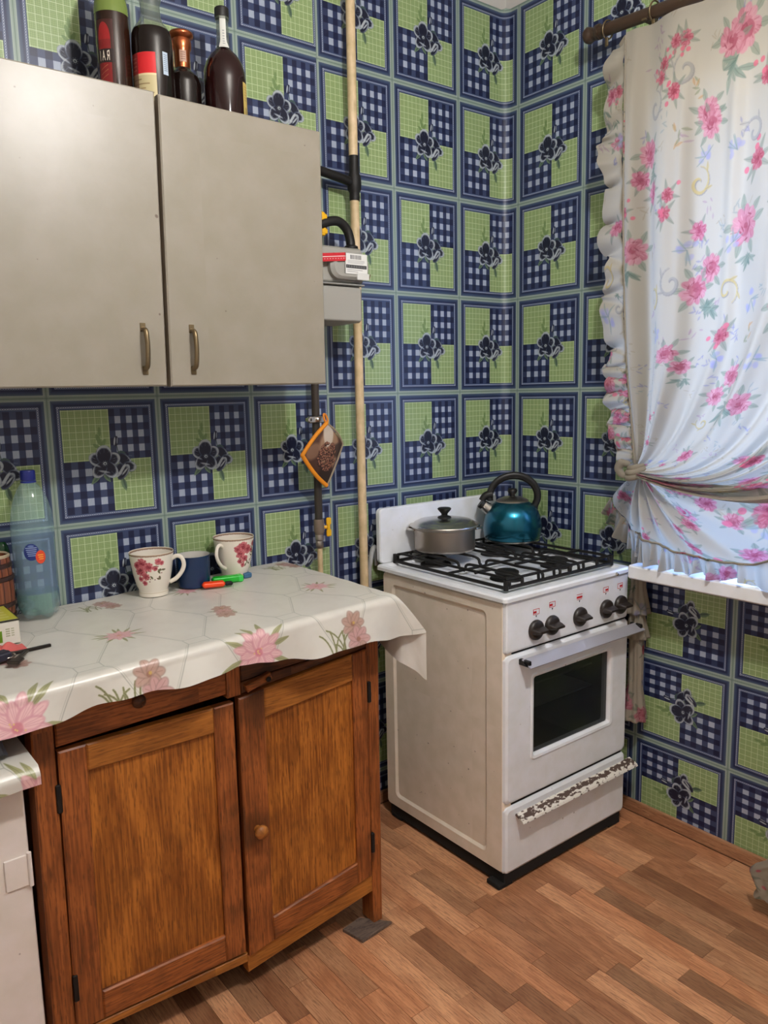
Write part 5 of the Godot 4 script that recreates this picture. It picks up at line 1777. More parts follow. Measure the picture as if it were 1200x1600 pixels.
func build_meter() -> void:
	var o := thing("gas_meter", "grey gas meter with white and red stickers half hidden behind the wall cabinet", "meter", V(-0.79, 1.515, 0.1))
	var mb := MB.new()
	mb.span(V(-0.885, 1.517, 0.03), V(-0.727, 1.612, 0.165), 0.008)
	part(o, "lower_case", mb, M.meter)
	mb = MB.new()
	mb.span(V(-0.890, 1.612, 0.028), V(-0.722, 1.6165, 0.170), 0.002)
	part(o, "seam", mb, M.meter_dark)
	mb = MB.new()
	mb.span(V(-0.888, 1.6165, 0.03), V(-0.715, 1.712, 0.160), 0.010)
	part(o, "upper_case", mb, M.meter)
	# index housing, rounded at its lower left
	mb = MB.new()
	mb.loft([ring(rrect(-0.775, 1.661, 0.124, 0.070, 0.030), 0.155), ring(rrect(-0.775, 1.661, 0.124, 0.070, 0.030), 0.174), ring(rrect(-0.773, 1.661, 0.108, 0.056, 0.024), 0.181), ring(rrect(-0.771, 1.662, 0.096, 0.046, 0.018), 0.181), ring(rrect(-0.771, 1.662, 0.092, 0.042, 0.016), 0.177)], V(0, 0, 1))
	var ih := part(o, "index_housing", mb, M.meter)
	# white sticker with bar code, black number strip
	var c := Canvas.new(192, 144, rgb(224, 224, 220))
	var R := RandomNumberGenerator.new()
	R.seed = 4
	var x := 44.0
	while x < 140:
		var w := R.randf_range(1.2, 4.0)
		c.rect(x, 10, x + w, 40, rgb(40, 40, 44), 0.9)
		x += w + R.randf_range(1.5, 4.0)
	for k in 3: c.rect(20, 48 + k * 9, R.randf_range(120, 176), 51 + k * 9, rgb(120, 120, 124), 0.7)
	c.rect(6, 80, 186, 104, rgb(34, 34, 38))
	x = 16.0
	while x < 176:
		c.rect(x, 85, x + 8, 99, rgb(190, 190, 186), 0.75)
		c.rect(x + 2, 88, x + 6, 96, rgb(34, 34, 38), 0.8)
		x += 15.0
	for k in 2: c.rect(14, 114 + k * 12, 150 - 40 * k, 118 + k * 12, rgb(110, 110, 116), 0.7)
	mb = MB.new()
	_card(mb, V(-0.794, 1.640, 0.1815), V(0.071, 0, 0.0), V(0, 0.052, 0))
	part(ih, "sticker", mb, tmat(c.tex(), 0.4), "white sticker with bar code and number strip")
	mb = MB.new()
	mb.box(V(-0.738, 1.634, 0.182), V(0.040, 0.018, 0.006), 0.002)
	part(ih, "plate", mb, mat(rgb(214, 214, 210), 0.4))
	# red and white ribbon sticker
	var rc := Canvas.new(128, 48, rgb(196, 34, 44))
	rc.rect(0, 18, 128, 23, rgb(226, 220, 216), 0.9)
	for k in 10: rc.rect(8 + k * 12, 30, 14 + k * 12, 36, rgb(226, 200, 196), 0.6)
	mb = MB.new()
	_card(mb, V(-0.884, 1.662, 0.1815), V(0.092, 0.010, 0), V(0, 0.021, 0))
	part(ih, "seal_tape", mb, tmat(rc.tex(), 0.5), "red seal tape")
	# black looped connection and yellow tap
	mb = MB.new()
	mb.tube(bend([V(-0.815, 1.772, 0.098), V(-0.79, 1.784, 0.098), V(-0.755, 1.789, 0.098), V(-0.728, 1.772, 0.098), V(-0.716, 1.742, 0.098), V(-0.714, 1.708, 0.098)], 6), 0.0125, 14)
	part(o, "hose_loop", mb, M.black)
	mb = MB.new()
	mb.lathe(PackedVector2Array([Vector2(0, 1.711), Vector2(0.020, 1.711), Vector2(0.020, 1.726), Vector2(0.014, 1.730), Vector2(0, 1.730)]), V(-0.7145, 0, 0.098), 8)
	part(o, "union_nut", mb, M.black_iron)
	mb = MB.new()
	mb.box(V(-0.806, 1.777, 0.098), V(0.015, 0.062, 0.014), 0.004)
	mb.box(V(-0.803, 1.795, 0.098), V(0.020, 0.016, 0.018), 0.004)
	mb.box(V(-0.803, 1.758, 0.098), V(0.020, 0.016, 0.018), 0.004)
	part(o, "tap_handle", mb, M.yellow, "yellow tap handle")
	mb = MB.new()
	mb.tube(bend([V(-0.718, 1.640, 0.165), V(-0.708, 1.632, 0.168), V(-0.702, 1.645, 0.168)], 4), 0.0012, 6)
	part(o, "seal_wire", mb, M.brass)

# a flat print, 0.3 mm thick, from a corner and two edges
func _card(mb: MB, p: Vector3, u: Vector3, w: Vector3) -> void:
	var nn := u.cross(w).normalized()
	var t := nn * 0.0003
	var i := mb.v.size()
	mb.put_uv(p + t, nn, Vector2(0, 1)); mb.put_uv(p + u + t, nn, Vector2(1, 1)); mb.put_uv(p + u + w + t, nn, Vector2(1, 0)); mb.put_uv(p + w + t, nn, Vector2(0, 0))
	mb.tri_out(i, i + 1, i + 2, nn); mb.tri_out(i, i + 2, i + 3, nn)
	for q in [[p, u, -w], [p + u, w, u], [p + u + w, -u, w], [p + w, -w, -u]]:
		mb.flat([q[0], q[0] + q[1], q[0] + q[1] + t, q[0] + t], q[2])

# label wrapped on a round body: angle range in degrees (90 faces the room), or an oval one
func label_on(c: Vector3, r, y0: float, y1: float, a0: float, a1: float, oval := false) -> MB:
	var mb := MB.new()
	var P := PackedVector3Array()
	var U := PackedVector2Array()
	var nu := 21
	var nv := 11
	for j in nv:
		for i in nu:
			var u := float(i) / (nu - 1)
			var w := float(j) / (nv - 1)
			if oval:
				var rr := w
				var th := TAU * u if i < nu - 1 else 0.0
				u = 0.5 + 0.5 * rr * cos(th)
				w = 0.5 + 0.5 * rr * sin(th)
			var a := deg_to_rad(lerpf(a0, a1, u))
			var y := lerpf(y1, y0, w)
			var rad: float = r.call(y) if r is Callable else r
			P.append(c + V(rad * cos(a), y, rad * sin(a)))
			U.append(Vector2(u, w))
	mb.grid(P, U, nu, nv, -1.0 if not oval else 1.0)
	return mb

# ---------------------------------------------------------------- things on the table
func cup(o: Node3D, c: Vector3, y: float, h: float, handle_dir: float, flower_deg: float, sd: int) -> void:
	var mb := MB.new()
	mb.lathe(PackedVector2Array([Vector2(0, y + 0.004), Vector2(0.030, y + 0.004), Vector2(0.031, y), Vector2(0.035, y), Vector2(0.0355, y + 0.010), Vector2(0.034, y + 0.013), Vector2(0.040, y + h * 0.26), Vector2(0.046, y + h * 0.5), Vector2(0.050, y + h * 0.75), Vector2(0.0535, y + h - 0.002), Vector2(0.053, y + h), Vector2(0.051, y + h - 0.001), Vector2(0.047, y + h * 0.7), Vector2(0.042, y + h * 0.42), Vector2(0.034, y + h * 0.2), Vector2(0, y + 0.014)]), c, 56, Basis(), 75.0)
	var cv := Canvas.new(512, 192, rgb(226, 218, 204))
	var R := RandomNumberGenerator.new()
	R.seed = sd
	var fx := fposmod(flower_deg / 360.0, 1.0) * 512.0
	for k in 16: leaf(cv, fx + R.randf_range(-64, 34), 54 + R.randf_range(-26, 66), 18, 9, R.randf() * TAU, rgb(96, 92, 66), 0.9)
	for q in [[16, 38, 23], [26, 72, 23], [-10, 54, 21], [6, 96, 18], [38, 48, 17], [-48, 32, 14], [-62, 40, 10], [-36, 62, 11], [14, 126, 12], [30, 108, 12]]:
		rose(cv, fx + q[0], q[1], q[2], rgb(206, 116, 120), rgb(132, 34, 50), R)
	for k in 16: cv.ell(fx + R.randf_range(-66, 30), R.randf_range(50, 120), 2.6, 2.6, 0, rgb(92, 40, 44), 0.8)
	for x in range(0, 512, 10): cv.ell(x, 7, 6, 3.2, 0.2 * sin(x), rgb(112, 78, 62), 0.7)
	cv.rect(0, 2, 512, 5, rgb(150, 120, 84), 0.6)
	cv.rect(0, 174, 512, 176, rgb(170, 150, 110), 0.6)
	var m := tmat(cv.tex(), 0.16)
	m.uv1_scale = V(1, -1.0 / h, 1)
	m.uv1_offset = V(0, (y + h) / h, 0)
	part(o, "bowl", mb, m)
	mb = MB.new()
	var d := V(cos(deg_to_rad(handle_dir)), 0, sin(deg_to_rad(handle_dir)))
	var pts := []
	for q in [[0.047, 0.80], [0.060, 0.87], [0.072, 0.83], [0.077, 0.68], [0.072, 0.52], [0.058, 0.36], [0.041, 0.27]]:
		pts.append(c + d * q[0] + V(0, y + h * q[1], 0))
	mb.tube(bend(pts, 5), 0.0052, 12, true, 0.75)
	part(o, "handle", mb, mat(rgb(226, 218, 204), 0.16))

func build_table_things() -> void:
	var y1 := top_y(-1.325) + 0.0055
	var o := thing("teacup", "white porcelain cup with a rose spray, left of the blue enamel mug", "cup", V(-1.327, y1, 0.078))
	cup(o, V(-1.327, 0, 0.078), y1, 0.108, 34.0, 128.0, 3)
	var y2 := top_y(-1.10) + 0.0055
	o = thing("teacup", "white porcelain cup with handle turned left, right of the blue enamel mug", "cup", V(-1.100, y2, 0.070))
	cup(o, V(-1.100, 0, 0.070), y2, 0.108, 152.0, 78.0, 5)
	# blue enamel mug
	var y3 := top_y(-1.22) + 0.0055
	var c := V(-1.220, 0, 0.078)
	o = thing("enamel_mug", "dark blue enamel mug with pale inside, between the two porcelain cups", "mug", V(c.x, y3, c.z))
	var mb := MB.new()
	mb.lathe(PackedVector2Array([Vector2(0, y3), Vector2(0.038, y3), Vector2(0.0405, y3 + 0.003), Vector2(0.0425, y3 + 0.076), Vector2(0.0445, y3 + 0.0785), Vector2(0.0440, y3 + 0.0805), Vector2(0.0420, y3 + 0.0800)]), c, 48, Basis(), 50.0)
	part(o, "body", mb, mat(rgb(14, 42, 80), 0.22))
	mb = MB.new()
	mb.lathe(PackedVector2Array([Vector2(0.0432, y3 + 0.0807), Vector2(0.0412, y3 + 0.0790), Vector2(0.0395, y3 + 0.006), Vector2(0, y3 + 0.004)]), c, 48, Basis(), 50.0)
	part(o, "lining", mb, mat(rgb(204, 200, 192), 0.22))
	mb = MB.new()
	mb.tube(bend([c + V(0.036, y3 + 0.066, -0.022), c + V(0.048, y3 + 0.068, -0.029), c + V(0.058, y3 + 0.056, -0.035), c + V(0.058, y3 + 0.034, -0.035), c + V(0.047, y3 + 0.016, -0.028), c + V(0.035, y3 + 0.014, -0.021)], 5), 0.004, 10)
	part(o, "handle", mb, mat(rgb(22, 48, 92), 0.22))
	# lighters
	var yt := top_y(-1.17) + 0.0055
	o = thing("orange_lighter", "small orange lighter lying in front of the green one", "lighter", V(-1.185, yt, 0.150))
	var dx := V(0.90, 0, 0.30).normalized()
	var bs := Basis(dx, V(0, 1, 0), dx.cross(V(0, 1, 0)))
	var p := V(-1.196, yt + 0.0085, 0.140)
	mb = MB.new()
	mb.box(p, V(0.058, 0.015, 0.022), 0.006, bs)
	part(o, "body", mb, mat(rgb(244, 72, 18), 0.3))
	mb = MB.new()
	mb.box(p + dx * 0.037 + V(0, -0.001, 0), V(0.020, 0.010, 0.014), 0.003, bs)
	part(o, "lighter_head", mb, M.black_iron)
	o = thing("green_lighter", "bright green translucent lighter lying behind the orange one", "lighter", V(-1.150, yt, 0.118))
	p = V(-1.150, yt + 0.0095, 0.116)
	dx = V(0.93, 0, 0.22).normalized()
	bs = Basis(dx, V(0, 1, 0), dx.cross(V(0, 1, 0)))
	mb = MB.new()
	mb.box(p, V(0.072, 0.018, 0.024), 0.005, bs)
	part(o, "body", mb, mat(rgb(26, 176, 44), 0.2))
	mb = MB.new()
	mb.box(p + dx * 0.036, V(0.016, 0.0185, 0.0245), 0.004, bs)
	part(o, "base_cap", mb, mat(rgb(60, 200, 80), 0.2))
	# eraser-like block, half yellow half blue
	o = thing("eraser", "small two-tone yellow and blue block by the right porcelain cup", "eraser", V(-1.100, yt, 0.10))
	p = V(-1.098, yt + 0.0075, 0.100)
	bs = Basis(V(0, 1, 0), 0.05)
	mb = MB.new()
	mb.box(p + bs * V(-0.014, 0, 0), V(0.030, 0.013, 0.026), 0.003, bs)
	part(o, "yellow_half", mb, mat(rgb(176, 176, 116), 0.7), "dull yellow half")
	mb = MB.new()
	mb.box(p + bs * V(0.0135, 0, 0), V(0.025, 0.0135, 0.0265), 0.003, bs)
	part(o, "blue_half", mb, mat(rgb(58, 98, 132), 0.7), "grey blue half")
	build_water_bottle()
	# barrel mug at the left edge
	var yb := top_y(-1.68) + 0.0045
	c = V(-1.686, 0, 0.060)
	o = thing("barrel_mug", "brown glazed mug shaped like a stave barrel at the left edge", "mug", V(c.x, yb, c.z))
	var cv := Canvas.new(512, 256, rgb(112, 62, 40))
	for x in range(0, 512, 32):
		cv.rect(x, 0, x + 4, 256, rgb(52, 26, 18), 0.9)
		cv.rect(x + 8, 0, x + 14, 256, rgb(150, 92, 62), 0.5)
	mb = MB.new()
	mb.lathe(PackedVector2Array([Vector2(0, yb), Vector2(0.040, yb), Vector2(0.043, yb + 0.004), Vector2(0.047, yb + 0.05), Vector2(0.048, yb + 0.08), Vector2(0.046, yb + 0.12), Vector2(0.043, yb + 0.155), Vector2(0.041, yb + 0.158), Vector2(0.039, yb + 0.155), Vector2(0.041, yb + 0.08), Vector2(0.036, yb + 0.01), Vector2(0, yb + 0.008)]), c, 48, Basis(), 60.0)
	var bm := tmat(cv.tex(), 0.25)
	bm.uv1_scale = V(1, 6, 1)
	part(o, "body", mb, bm)
	for q in [[0.022, 0.0462], [0.050, 0.0478], [0.108, 0.0475], [0.136, 0.0452]]:
		mb = MB.new()
		mb.lathe(PackedVector2Array([Vector2(q[1] - 0.002, yb + q[0] - 0.006), Vector2(q[1] + 0.0018, yb + q[0] - 0.004), Vector2(q[1] + 0.0018, yb + q[0] + 0.004), Vector2(q[1] - 0.002, yb + q[0] + 0.006)]), c, 48)
		part(o, "hoop", mb, mat(rgb(48, 26, 20), 0.3))
	mb = MB.new()
	mb.lathe(PackedVector2Array([Vector2(0.0432, yb + 0.153), Vector2(0.0436, yb + 0.157), Vector2(0.041, yb + 0.1595), Vector2(0.0388, yb + 0.156)]), c, 48)
	part(o, "rim", mb, mat(rgb(176, 160, 132), 0.3), "pale worn rim")
	# dark green bottle behind it
	o = thing("green_bottle", "slim dark green bottle peeping out between barrel mug and water bottle", "bottle", V(-1.646, yb, 0.016))
	mb = MB.new()
	mb.lathe(PackedVector2Array([Vector2(0, yb), Vector2(0.014, yb), Vector2(0.0145, yb + 0.15), Vector2(0.012, yb + 0.166), Vector2(0.007, yb + 0.176), Vector2(0, yb + 0.177)]), V(-1.646, 0, 0.0165), 20, Basis(), 60.0)
	part(o, "body", mb, mat(rgb(18, 60, 30), 0.2))
	# tea box
	o = thing("tea_box", "small white and yellow-green cardboard box at the left edge of the table", "box", V(-1.72, yb, 0.15))
	var tc := Canvas.new(256, 128, rgb(216, 214, 202))
	tc.rect(96, 44, 200, 116, rgb(92, 132, 24))
	var R := RandomNumberGenerator.new()
	R.seed = 8
	for k in 60: leaf(tc, R.randf_range(100, 190), R.randf_range(60, 114), 22, 5, R.randf_range(-2.4, -0.8), rgb(140, 180, 40).lerp(rgb(60, 90, 20), R.randf()), 0.8)
	for k in 4:
		tc.rect(212, 34 + k * 14, 226, 42 + k * 14, rgb(120, 130, 90), 0.6); tc.rect(230, 34 + k * 14, 240, 42 + k * 14, rgb(120, 130, 90), 0.5)
	var zz := 0.232
	mb = MB.new()
	mb.box(V(-1.747, yb + 0.0245, (zz + 0.10) * 0.5), V(0.150, 0.048, zz - 0.10), 0.0015)
	part(o, "carton", mb, mat(rgb(206, 204, 190), 0.5))
	mb = MB.new()
	_card(mb, V(-1.821, yb + 0.003, zz), V(0.147, 0, 0), V(0, 0.043, 0))
	part(o, "front_print", mb, tmat(tc.tex(), 0.45))
	tc = Canvas.new(128, 128, rgb(178, 176, 60))
	for k in 5: tc.rect(10, 10 + k * 22, 118, 20 + k * 22, rgb(206, 206, 168), 0.5)
	mb = MB.new()
	mb.prism(poly([-1.823, -zz - 0.001, -1.671, -zz - 0.001, -1.671, -0.099, -1.823, -0.099]), 0.0, 0.003, 0.0008, Transform3D(Basis(V(1, 0, 0), V(0, 0, -1), V(0, 1, 0)), V(0, yb + 0.049, 0)))
	part(o, "lid", mb, mat(rgb(30, 28, 22), 0.5), "dark lid edge")
	mb = MB.new()
	_card(mb, V(-1.822, yb + 0.052, zz), V(0.148, 0, 0), V(0, 0, -(zz - 0.104)))
	part(o, "lid_print", mb, tmat(tc.tex(), 0.45))
	# keys
	var yk := top_y(-1.68) + 0.0045
	o = thing("keys", "bunch of dark keys lying on the oilcloth beside the box", "keys", V(-1.68, yk, 0.31))
	mb = MB.new()
	mb.box(V(-1.672, yk + 0.004, 0.306), V(0.078, 0.006, 0.007), 0.001, Basis(V(0, 1, 0), 0.08))
	mb.box(V(-1.722, yk + 0.0045, 0.302), V(0.030, 0.007, 0.024), 0.002, Basis(V(0, 1, 0), 0.08))
	part(o, "key", mb, mat(rgb(44, 38, 34), 0.4, 0.7))
	mb = MB.new()
	mb.box(V(-1.700, yk + 0.007, 0.345), V(0.062, 0.005, 0.008), 0.001, Basis(V(0, 1, 0), 0.95))
	mb.box(V(-1.715, yk + 0.008, 0.372), V(0.026, 0.006, 0.024), 0.002, Basis(V(0, 1, 0), 0.95))
	part(o, "key", mb, mat(rgb(64, 56, 50), 0.4, 0.7))
	mb = MB.new()
	var ringp := []
	for k in 17: ringp.append(V(-1.722 + 0.016 * cos(TAU * k / 16.0), yk + 0.008, 0.330 + 0.016 * sin(TAU * k / 16.0)))
	mb.tube(path(ringp), 0.0018, 8, false)
	part(o, "key_ring", mb, M.steel)
	mb = MB.new()
	mb.box(V(-1.735, yk + 0.011, 0.335), V(0.040, 0.018, 0.030), 0.005, Basis(V(0, 1, 0), 0.3))
	part(o, "key_fob", mb, mat(rgb(40, 38, 52), 0.5))
	o = thing("red_rag", "small crumpled red cloth between the keys and the box", "cloth", V(-1.71, yk, 0.262))
	mb = MB.new()
	var P := PackedVector3Array()
	var U := PackedVector2Array()
	for j in 14:
		for i in 22:
			var u := i / 21.0
			var w := j / 13.0
			var e := sin(u * PI) * sin(w * PI)
			P.append(V(-1.755 + 0.082 * u, yk + 0.001 + e * (0.011 + 0.005 * sin(u * 17.0 + w * 6.0)), 0.240 + 0.044 * w + 0.004 * sin(u * 9.0)))
			U.append(Vector2(u, w))
	mb.grid(P, U, 22, 14, -1.0)
	part(o, "cloth", mb, mat(rgb(196, 92, 88), 0.8))

func build_water_bottle() -> void:
	var c := V(-1.590, 0, 0.062)
	var y := top_y(-1.59) + 0.0050
	var o := thing("water_bottle", "clear plastic water bottle with blue cap standing by the wall", "bottle", V(c.x, y, c.z))
	var pet := mat(Color(0.60, 0.76, 0.78, 0.22), 0.07)
	pet.transparency = BaseMaterial3D.TRANSPARENCY_ALPHA
	var mb := MB.new()
	var prof := PackedVector2Array([Vector2(0.020, 0.010), Vector2(0.034, 0.002), Vector2(0.040, 0.006), Vector2(0.0445, 0.022), Vector2(0.0455, 0.045), Vector2(0.0440, 0.056), Vector2(0.0455, 0.066), Vector2(0.0450, 0.082), Vector2(0.0435, 0.090), Vector2(0.0452, 0.099), Vector2(0.0452, 0.118), Vector2(0.0440, 0.124), Vector2(0.0452, 0.130), Vector2(0.0455, 0.150), Vector2(0.0455, 0.208), Vector2(0.0440, 0.228), Vector2(0.0405, 0.250), Vector2(0.0345, 0.272), Vector2(0.0260, 0.291), Vector2(0.0180, 0.303), Vector2(0.0140, 0.309), Vector2(0.0132, 0.316), Vector2(0.0132, 0.330)])
	for k in prof.size(): prof[k].y += y
	# moulded feet: five lobes at the base
	var P := PackedVector3Array()
	var U := PackedVector2Array()
	var seg := 60
	for k in prof.size():
		for s in seg + 1:
			var a := TAU * s / seg if s < seg else 0.0
			var low := clampf(1.0 - (prof[k].y - y) / 0.045, 0.0, 1.0)
			var r := prof[k].x * (1.0 - 0.10 * low * (0.5 - 0.5 * cos(5.0 * a)))
			P.append(c + V(r * cos(a), prof[k].y + low * 0.010 * (0.5 - 0.5 * cos(5.0 * a)), r * sin(a)))
			U.append(Vector2(float(s) / seg, prof[k].y))
	mb.grid(P, U, seg + 1, prof.size(), -1.0)
	part(o, "bottle_wall", mb, pet)
	mb = MB.new()
	mb.lathe(PackedVector2Array([Vector2(0, y + 0.010), Vector2(0.036, y + 0.012), Vector2(0.0425, y + 0.026), Vector2(0.0435, y + 0.046), Vector2(0.0425, y + 0.056), Vector2(0.0430, y + 0.060), Vector2(0, y + 0.060)]), c, 40, Basis(), 60.0)
	var wm := mat(Color(0.36, 0.56, 0.52, 0.32), 0.03)
	wm.transparency = BaseMaterial3D.TRANSPARENCY_ALPHA
	part(o, "water", mb, wm)
	mb = MB.new()
	mb.lathe(PackedVector2Array([Vector2(0.0145, y + 0.312), Vector2(0.0158, y + 0.313), Vector2(0.0158, y + 0.331), Vector2(0.0145, y + 0.334), Vector2(0, y + 0.334)]), c, 28, Basis(), 60.0)
	part(o, "cap", mb, mat(rgb(22, 34, 112), 0.4))
	mb = MB.new()
	mb.lathe(PackedVector2Array([Vector2(0.0135, y + 0.306), Vector2(0.0165, y + 0.307), Vector2(0.0165, y + 0.310), Vector2(0.0135, y + 0.311)]), c, 28)
	part(o, "neck_ring", mb, mat(rgb(30, 44, 128), 0.4))
	var cv := Canvas.new(128, 96, rgb(26, 46, 116))
	for k in 5: cv.rect(16 + k * 3, 22 + k * 11, 112 - k * 5, 26 + k * 11, rgb(190, 206, 230), 0.8)
	cv.ell(64, 14, 26, 6, 0, rgb(150, 170, 210), 0.6)
	part(o, "blue_emblem", label_on(c, 0.0459, y + 0.138, y + 0.176, 92, 132, true), tmat(cv.tex(), 0.35), "blue oval emblem with pale lines")
	cv = Canvas.new(64, 64, rgb(214, 70, 40))
	for k in 3: cv.rect(14, 20 + k * 10, 50 - k * 4, 24 + k * 10, rgb(240, 190, 60), 0.9)
	part(o, "red_emblem", label_on(c, 0.0463, y + 0.130, y + 0.160, 76, 102, true), tmat(cv.tex(), 0.35), "orange red splash emblem")
	var band := mat(Color(0.42, 0.50, 0.70, 0.22), 0.3)
	band.transparency = BaseMaterial3D.TRANSPARENCY_ALPHA
	part(o, "label_band", label_on(c, 0.0457, y + 0.060, y + 0.205, 40, 215), band, "sheer bluish label film")

# ---------------------------------------------------------------- bottles on the wall cabinet
func stroke_text(c: Canvas, x: float, y: float, s: float, segs: Array, col: Color, w: float) -> void:
	for q in segs: c.line(Vector2(x + q[0] * s, y + q[1] * s), Vector2(x + q[2] * s, y + q[3] * s), w, col)

func build_bottles() -> void:
	var y := 1.9345
	var liquor := mat(rgb(20, 11, 9), 0.08)
	var brown := mat(rgb(40, 20, 12), 0.10)
	var clear := mat(Color(0.42, 0.46, 0.40, 0.42), 0.05)
	clear.transparency = BaseMaterial3D.TRANSPARENCY_ALPHA
	# 1: brown plastic bottle with a red label
	var c := V(-1.355, 0, 0.128)
	var o := thing("cola_bottle", "tall brown-filled plastic bottle with a red label, leftmost on the wall cabinet", "bottle", V(c.x, y, c.z), "bottles on the wall cabinet")
	var mb := MB.new()
	mb.lathe(PackedVector2Array([Vector2(0, y + 0.001), Vector2(0.030, y + 0.001), Vector2(0.035, y + 0.008), Vector2(0.0355, y + 0.10), Vector2(0.0355, y + 0.205), Vector2(0, y + 0.205)]), c, 44, Basis(), 60.0)
	part(o, "drink", mb, brown)
	mb = MB.new()
	mb.lathe(PackedVector2Array([Vector2(0.0358, y + 0.203), Vector2(0.0350, y + 0.222), Vector2(0.030, y + 0.248), Vector2(0.020, y + 0.272), Vector2(0.0125, y + 0.284), Vector2(0.0122, y + 0.300)]), c, 44)
	part(o, "shoulder", mb, mat(rgb(110, 128, 62), 0.15))
	mb = MB.new()
	mb.lathe(PackedVector2Array([Vector2(0.014, y + 0.292), Vector2(0.0150, y + 0.294), Vector2(0.0150, y + 0.310), Vector2(0, y + 0.312)]), c, 24)
	part(o, "cap", mb, mat(rgb(140, 160, 40), 0.4))
	var cv := Canvas.new(128, 256, rgb(58, 20, 14))
	cv.ell(60, 58, 46, 50, 0, rgb(150, 26, 28)); cv.rect(14, 58, 106, 250, rgb(122, 22, 22))
	cv.rect(6, 86, 126, 126, rgb(34, 20, 18))
	var ink := rgb(226, 214, 196)
	stroke_text(cv, 18, 92, 26.0, [[0.3, 0, 0.3, 1], [1.0, 1, 1.35, 0], [1.35, 0, 1.7, 1], [1.15, 0.65, 1.55, 0.65], [2.9, 0, 2.9, 1], [2.9, 0, 2.4, 0.1], [2.4, 0.1, 2.4, 0.5], [2.4, 0.5, 2.9, 0.55], [2.6, 0.55, 2.3, 1]], ink, 4.0)
	for k in 3: cv.line(Vector2(26, 146 + k * 14), Vector2(80, 132 + k * 14), 2.0, rgb(170, 140, 90), 0.7)
	cv.ell(60, 226, 30, 16, -0.5, rgb(176, 54, 24), 0.9); cv.ell(70, 218, 12, 8, 0.4, rgb(200, 120, 50), 0.8)
	part(o, "label", label_on(c, 0.0359, y + 0.012, y + 0.186, 172, 108), tmat(cv.tex(), 0.4), "red round-topped label")
	# 2: big dark bottle with clear shoulders
	c = V(-1.277, 0, 0.152)
	o = thing("liqueur_bottle", "dark broad bottle with red and cream label and clear neck on the wall cabinet", "bottle", V(c.x, y, c.z), "bottles on the wall cabinet")
	mb = MB.new()
	mb.lathe(PackedVector2Array([Vector2(0, y + 0.001), Vector2(0.041, y + 0.001), Vector2(0.0445, y + 0.007), Vector2(0.0445, y + 0.160), Vector2(0.0430, y + 0.176), Vector2(0.040, y + 0.184), Vector2(0, y + 0.185)]), c, 48, Basis(), 60.0)
	part(o, "body", mb, liquor)
	mb = MB.new()
	mb.lathe(PackedVector2Array([Vector2(0.0402, y + 0.183), Vector2(0.034, y + 0.193), Vector2(0.026, y + 0.202), Vector2(0.0215, y + 0.214), Vector2(0.0205, y + 0.235), Vector2(0.024, y + 0.250), Vector2(0.0235, y + 0.290), Vector2(0.0150, y + 0.30), Vector2(0.0145, y + 0.32)]), c, 48)
	part(o, "neck", mb, clear)
	mb = MB.new()
	mb.lathe(PackedVector2Array([Vector2(0.016, y + 0.316), Vector2(0.017, y + 0.318), Vector2(0.017, y + 0.344), Vector2(0, y + 0.346)]), c, 24)
	part(o, "cap", mb, M.black)
	cv = Canvas.new(128, 160, rgb(196, 182, 138))
	cv.rect(0, 0, 128, 64, rgb(206, 30, 36)); cv.rect(0, 64, 128, 70, rgb(226, 206, 160))
	for k in 5: cv.rect(14, 80 + k * 14, 60 + (k * 37) % 56, 84 + k * 14, rgb(130, 104, 70), 0.7)
	cv.rect(0, 0, 44, 160, rgb(70, 40, 32), 0.55)
	for k in 4: cv.rect(8, 14 + k * 12, 36, 18 + k * 12, rgb(196, 150, 120), 0.5)
	part(o, "label", label_on(c, 0.0449, y + 0.022, y + 0.128, 186, 106), tmat(cv.tex(), 0.5), "label, red above and cream below")
	cv = Canvas.new(48, 128, rgb(176, 190, 204))
	for k in 9: cv.rect(8, 14 + k * 11, 40, 18 + k * 11, rgb(80, 92, 110), 0.7)
	part(o, "stamp", label_on(c, 0.0449, y + 0.086, y + 0.132, 86, 70), tmat(cv.tex(), 0.5), "small pale tax stamp")
	# 3: small black bottle with a copper stopper
	c = V(-1.194, 0, 0.122)
	o = thing("cognac_bottle", "small black bottle with a copper capped stopper on the wall cabinet", "bottle", V(c.x, y, c.z), "bottles on the wall cabinet")
	mb = MB.new()
	mb.lathe(PackedVector2Array([Vector2(0, y + 0.001), Vector2(0.036, y + 0.001), Vector2(0.0395, y + 0.006), Vector2(0.0395, y + 0.102), Vector2(0.036, y + 0.116), Vector2(0.026, y + 0.127), Vector2(0.0185, y + 0.132), Vector2(0.0170, y + 0.138), Vector2(0.0170, y + 0.155), Vector2(0, y + 0.155)]), c, 44, Basis(), 60.0)
	part(o, "body", mb, liquor)
	var copper := mat(rgb(176, 98, 62), 0.28, 0.9)
	mb = MB.new()
	mb.lathe(PackedVector2Array([Vector2(0.0176, y + 0.136), Vector2(0.0182, y + 0.172), Vector2(0.0215, y + 0.178), Vector2(0.0225, y + 0.190), Vector2(0.0205, y + 0.198), Vector2(0.027, y + 0.204), Vector2(0.0275, y + 0.210), Vector2(0.025, y + 0.213), Vector2(0, y + 0.214)]), c, 36, Basis(), 60.0)
	part(o, "stopper", mb, copper, "copper coloured stopper")
	cv = Canvas.new(48, 48, rgb(178, 140, 118))
	for k in 4: cv.rect(8, 8 + k * 9, 40, 11 + k * 9, rgb(100, 66, 52), 0.7)
	part(o, "neck_label", label_on(c, 0.0187, y + 0.146, y + 0.171, 132, 84), tmat(cv.tex(), 0.5))
	# 4: round-shouldered dark bottle with a paper strip
	c = V(-1.103, 0, 0.150)
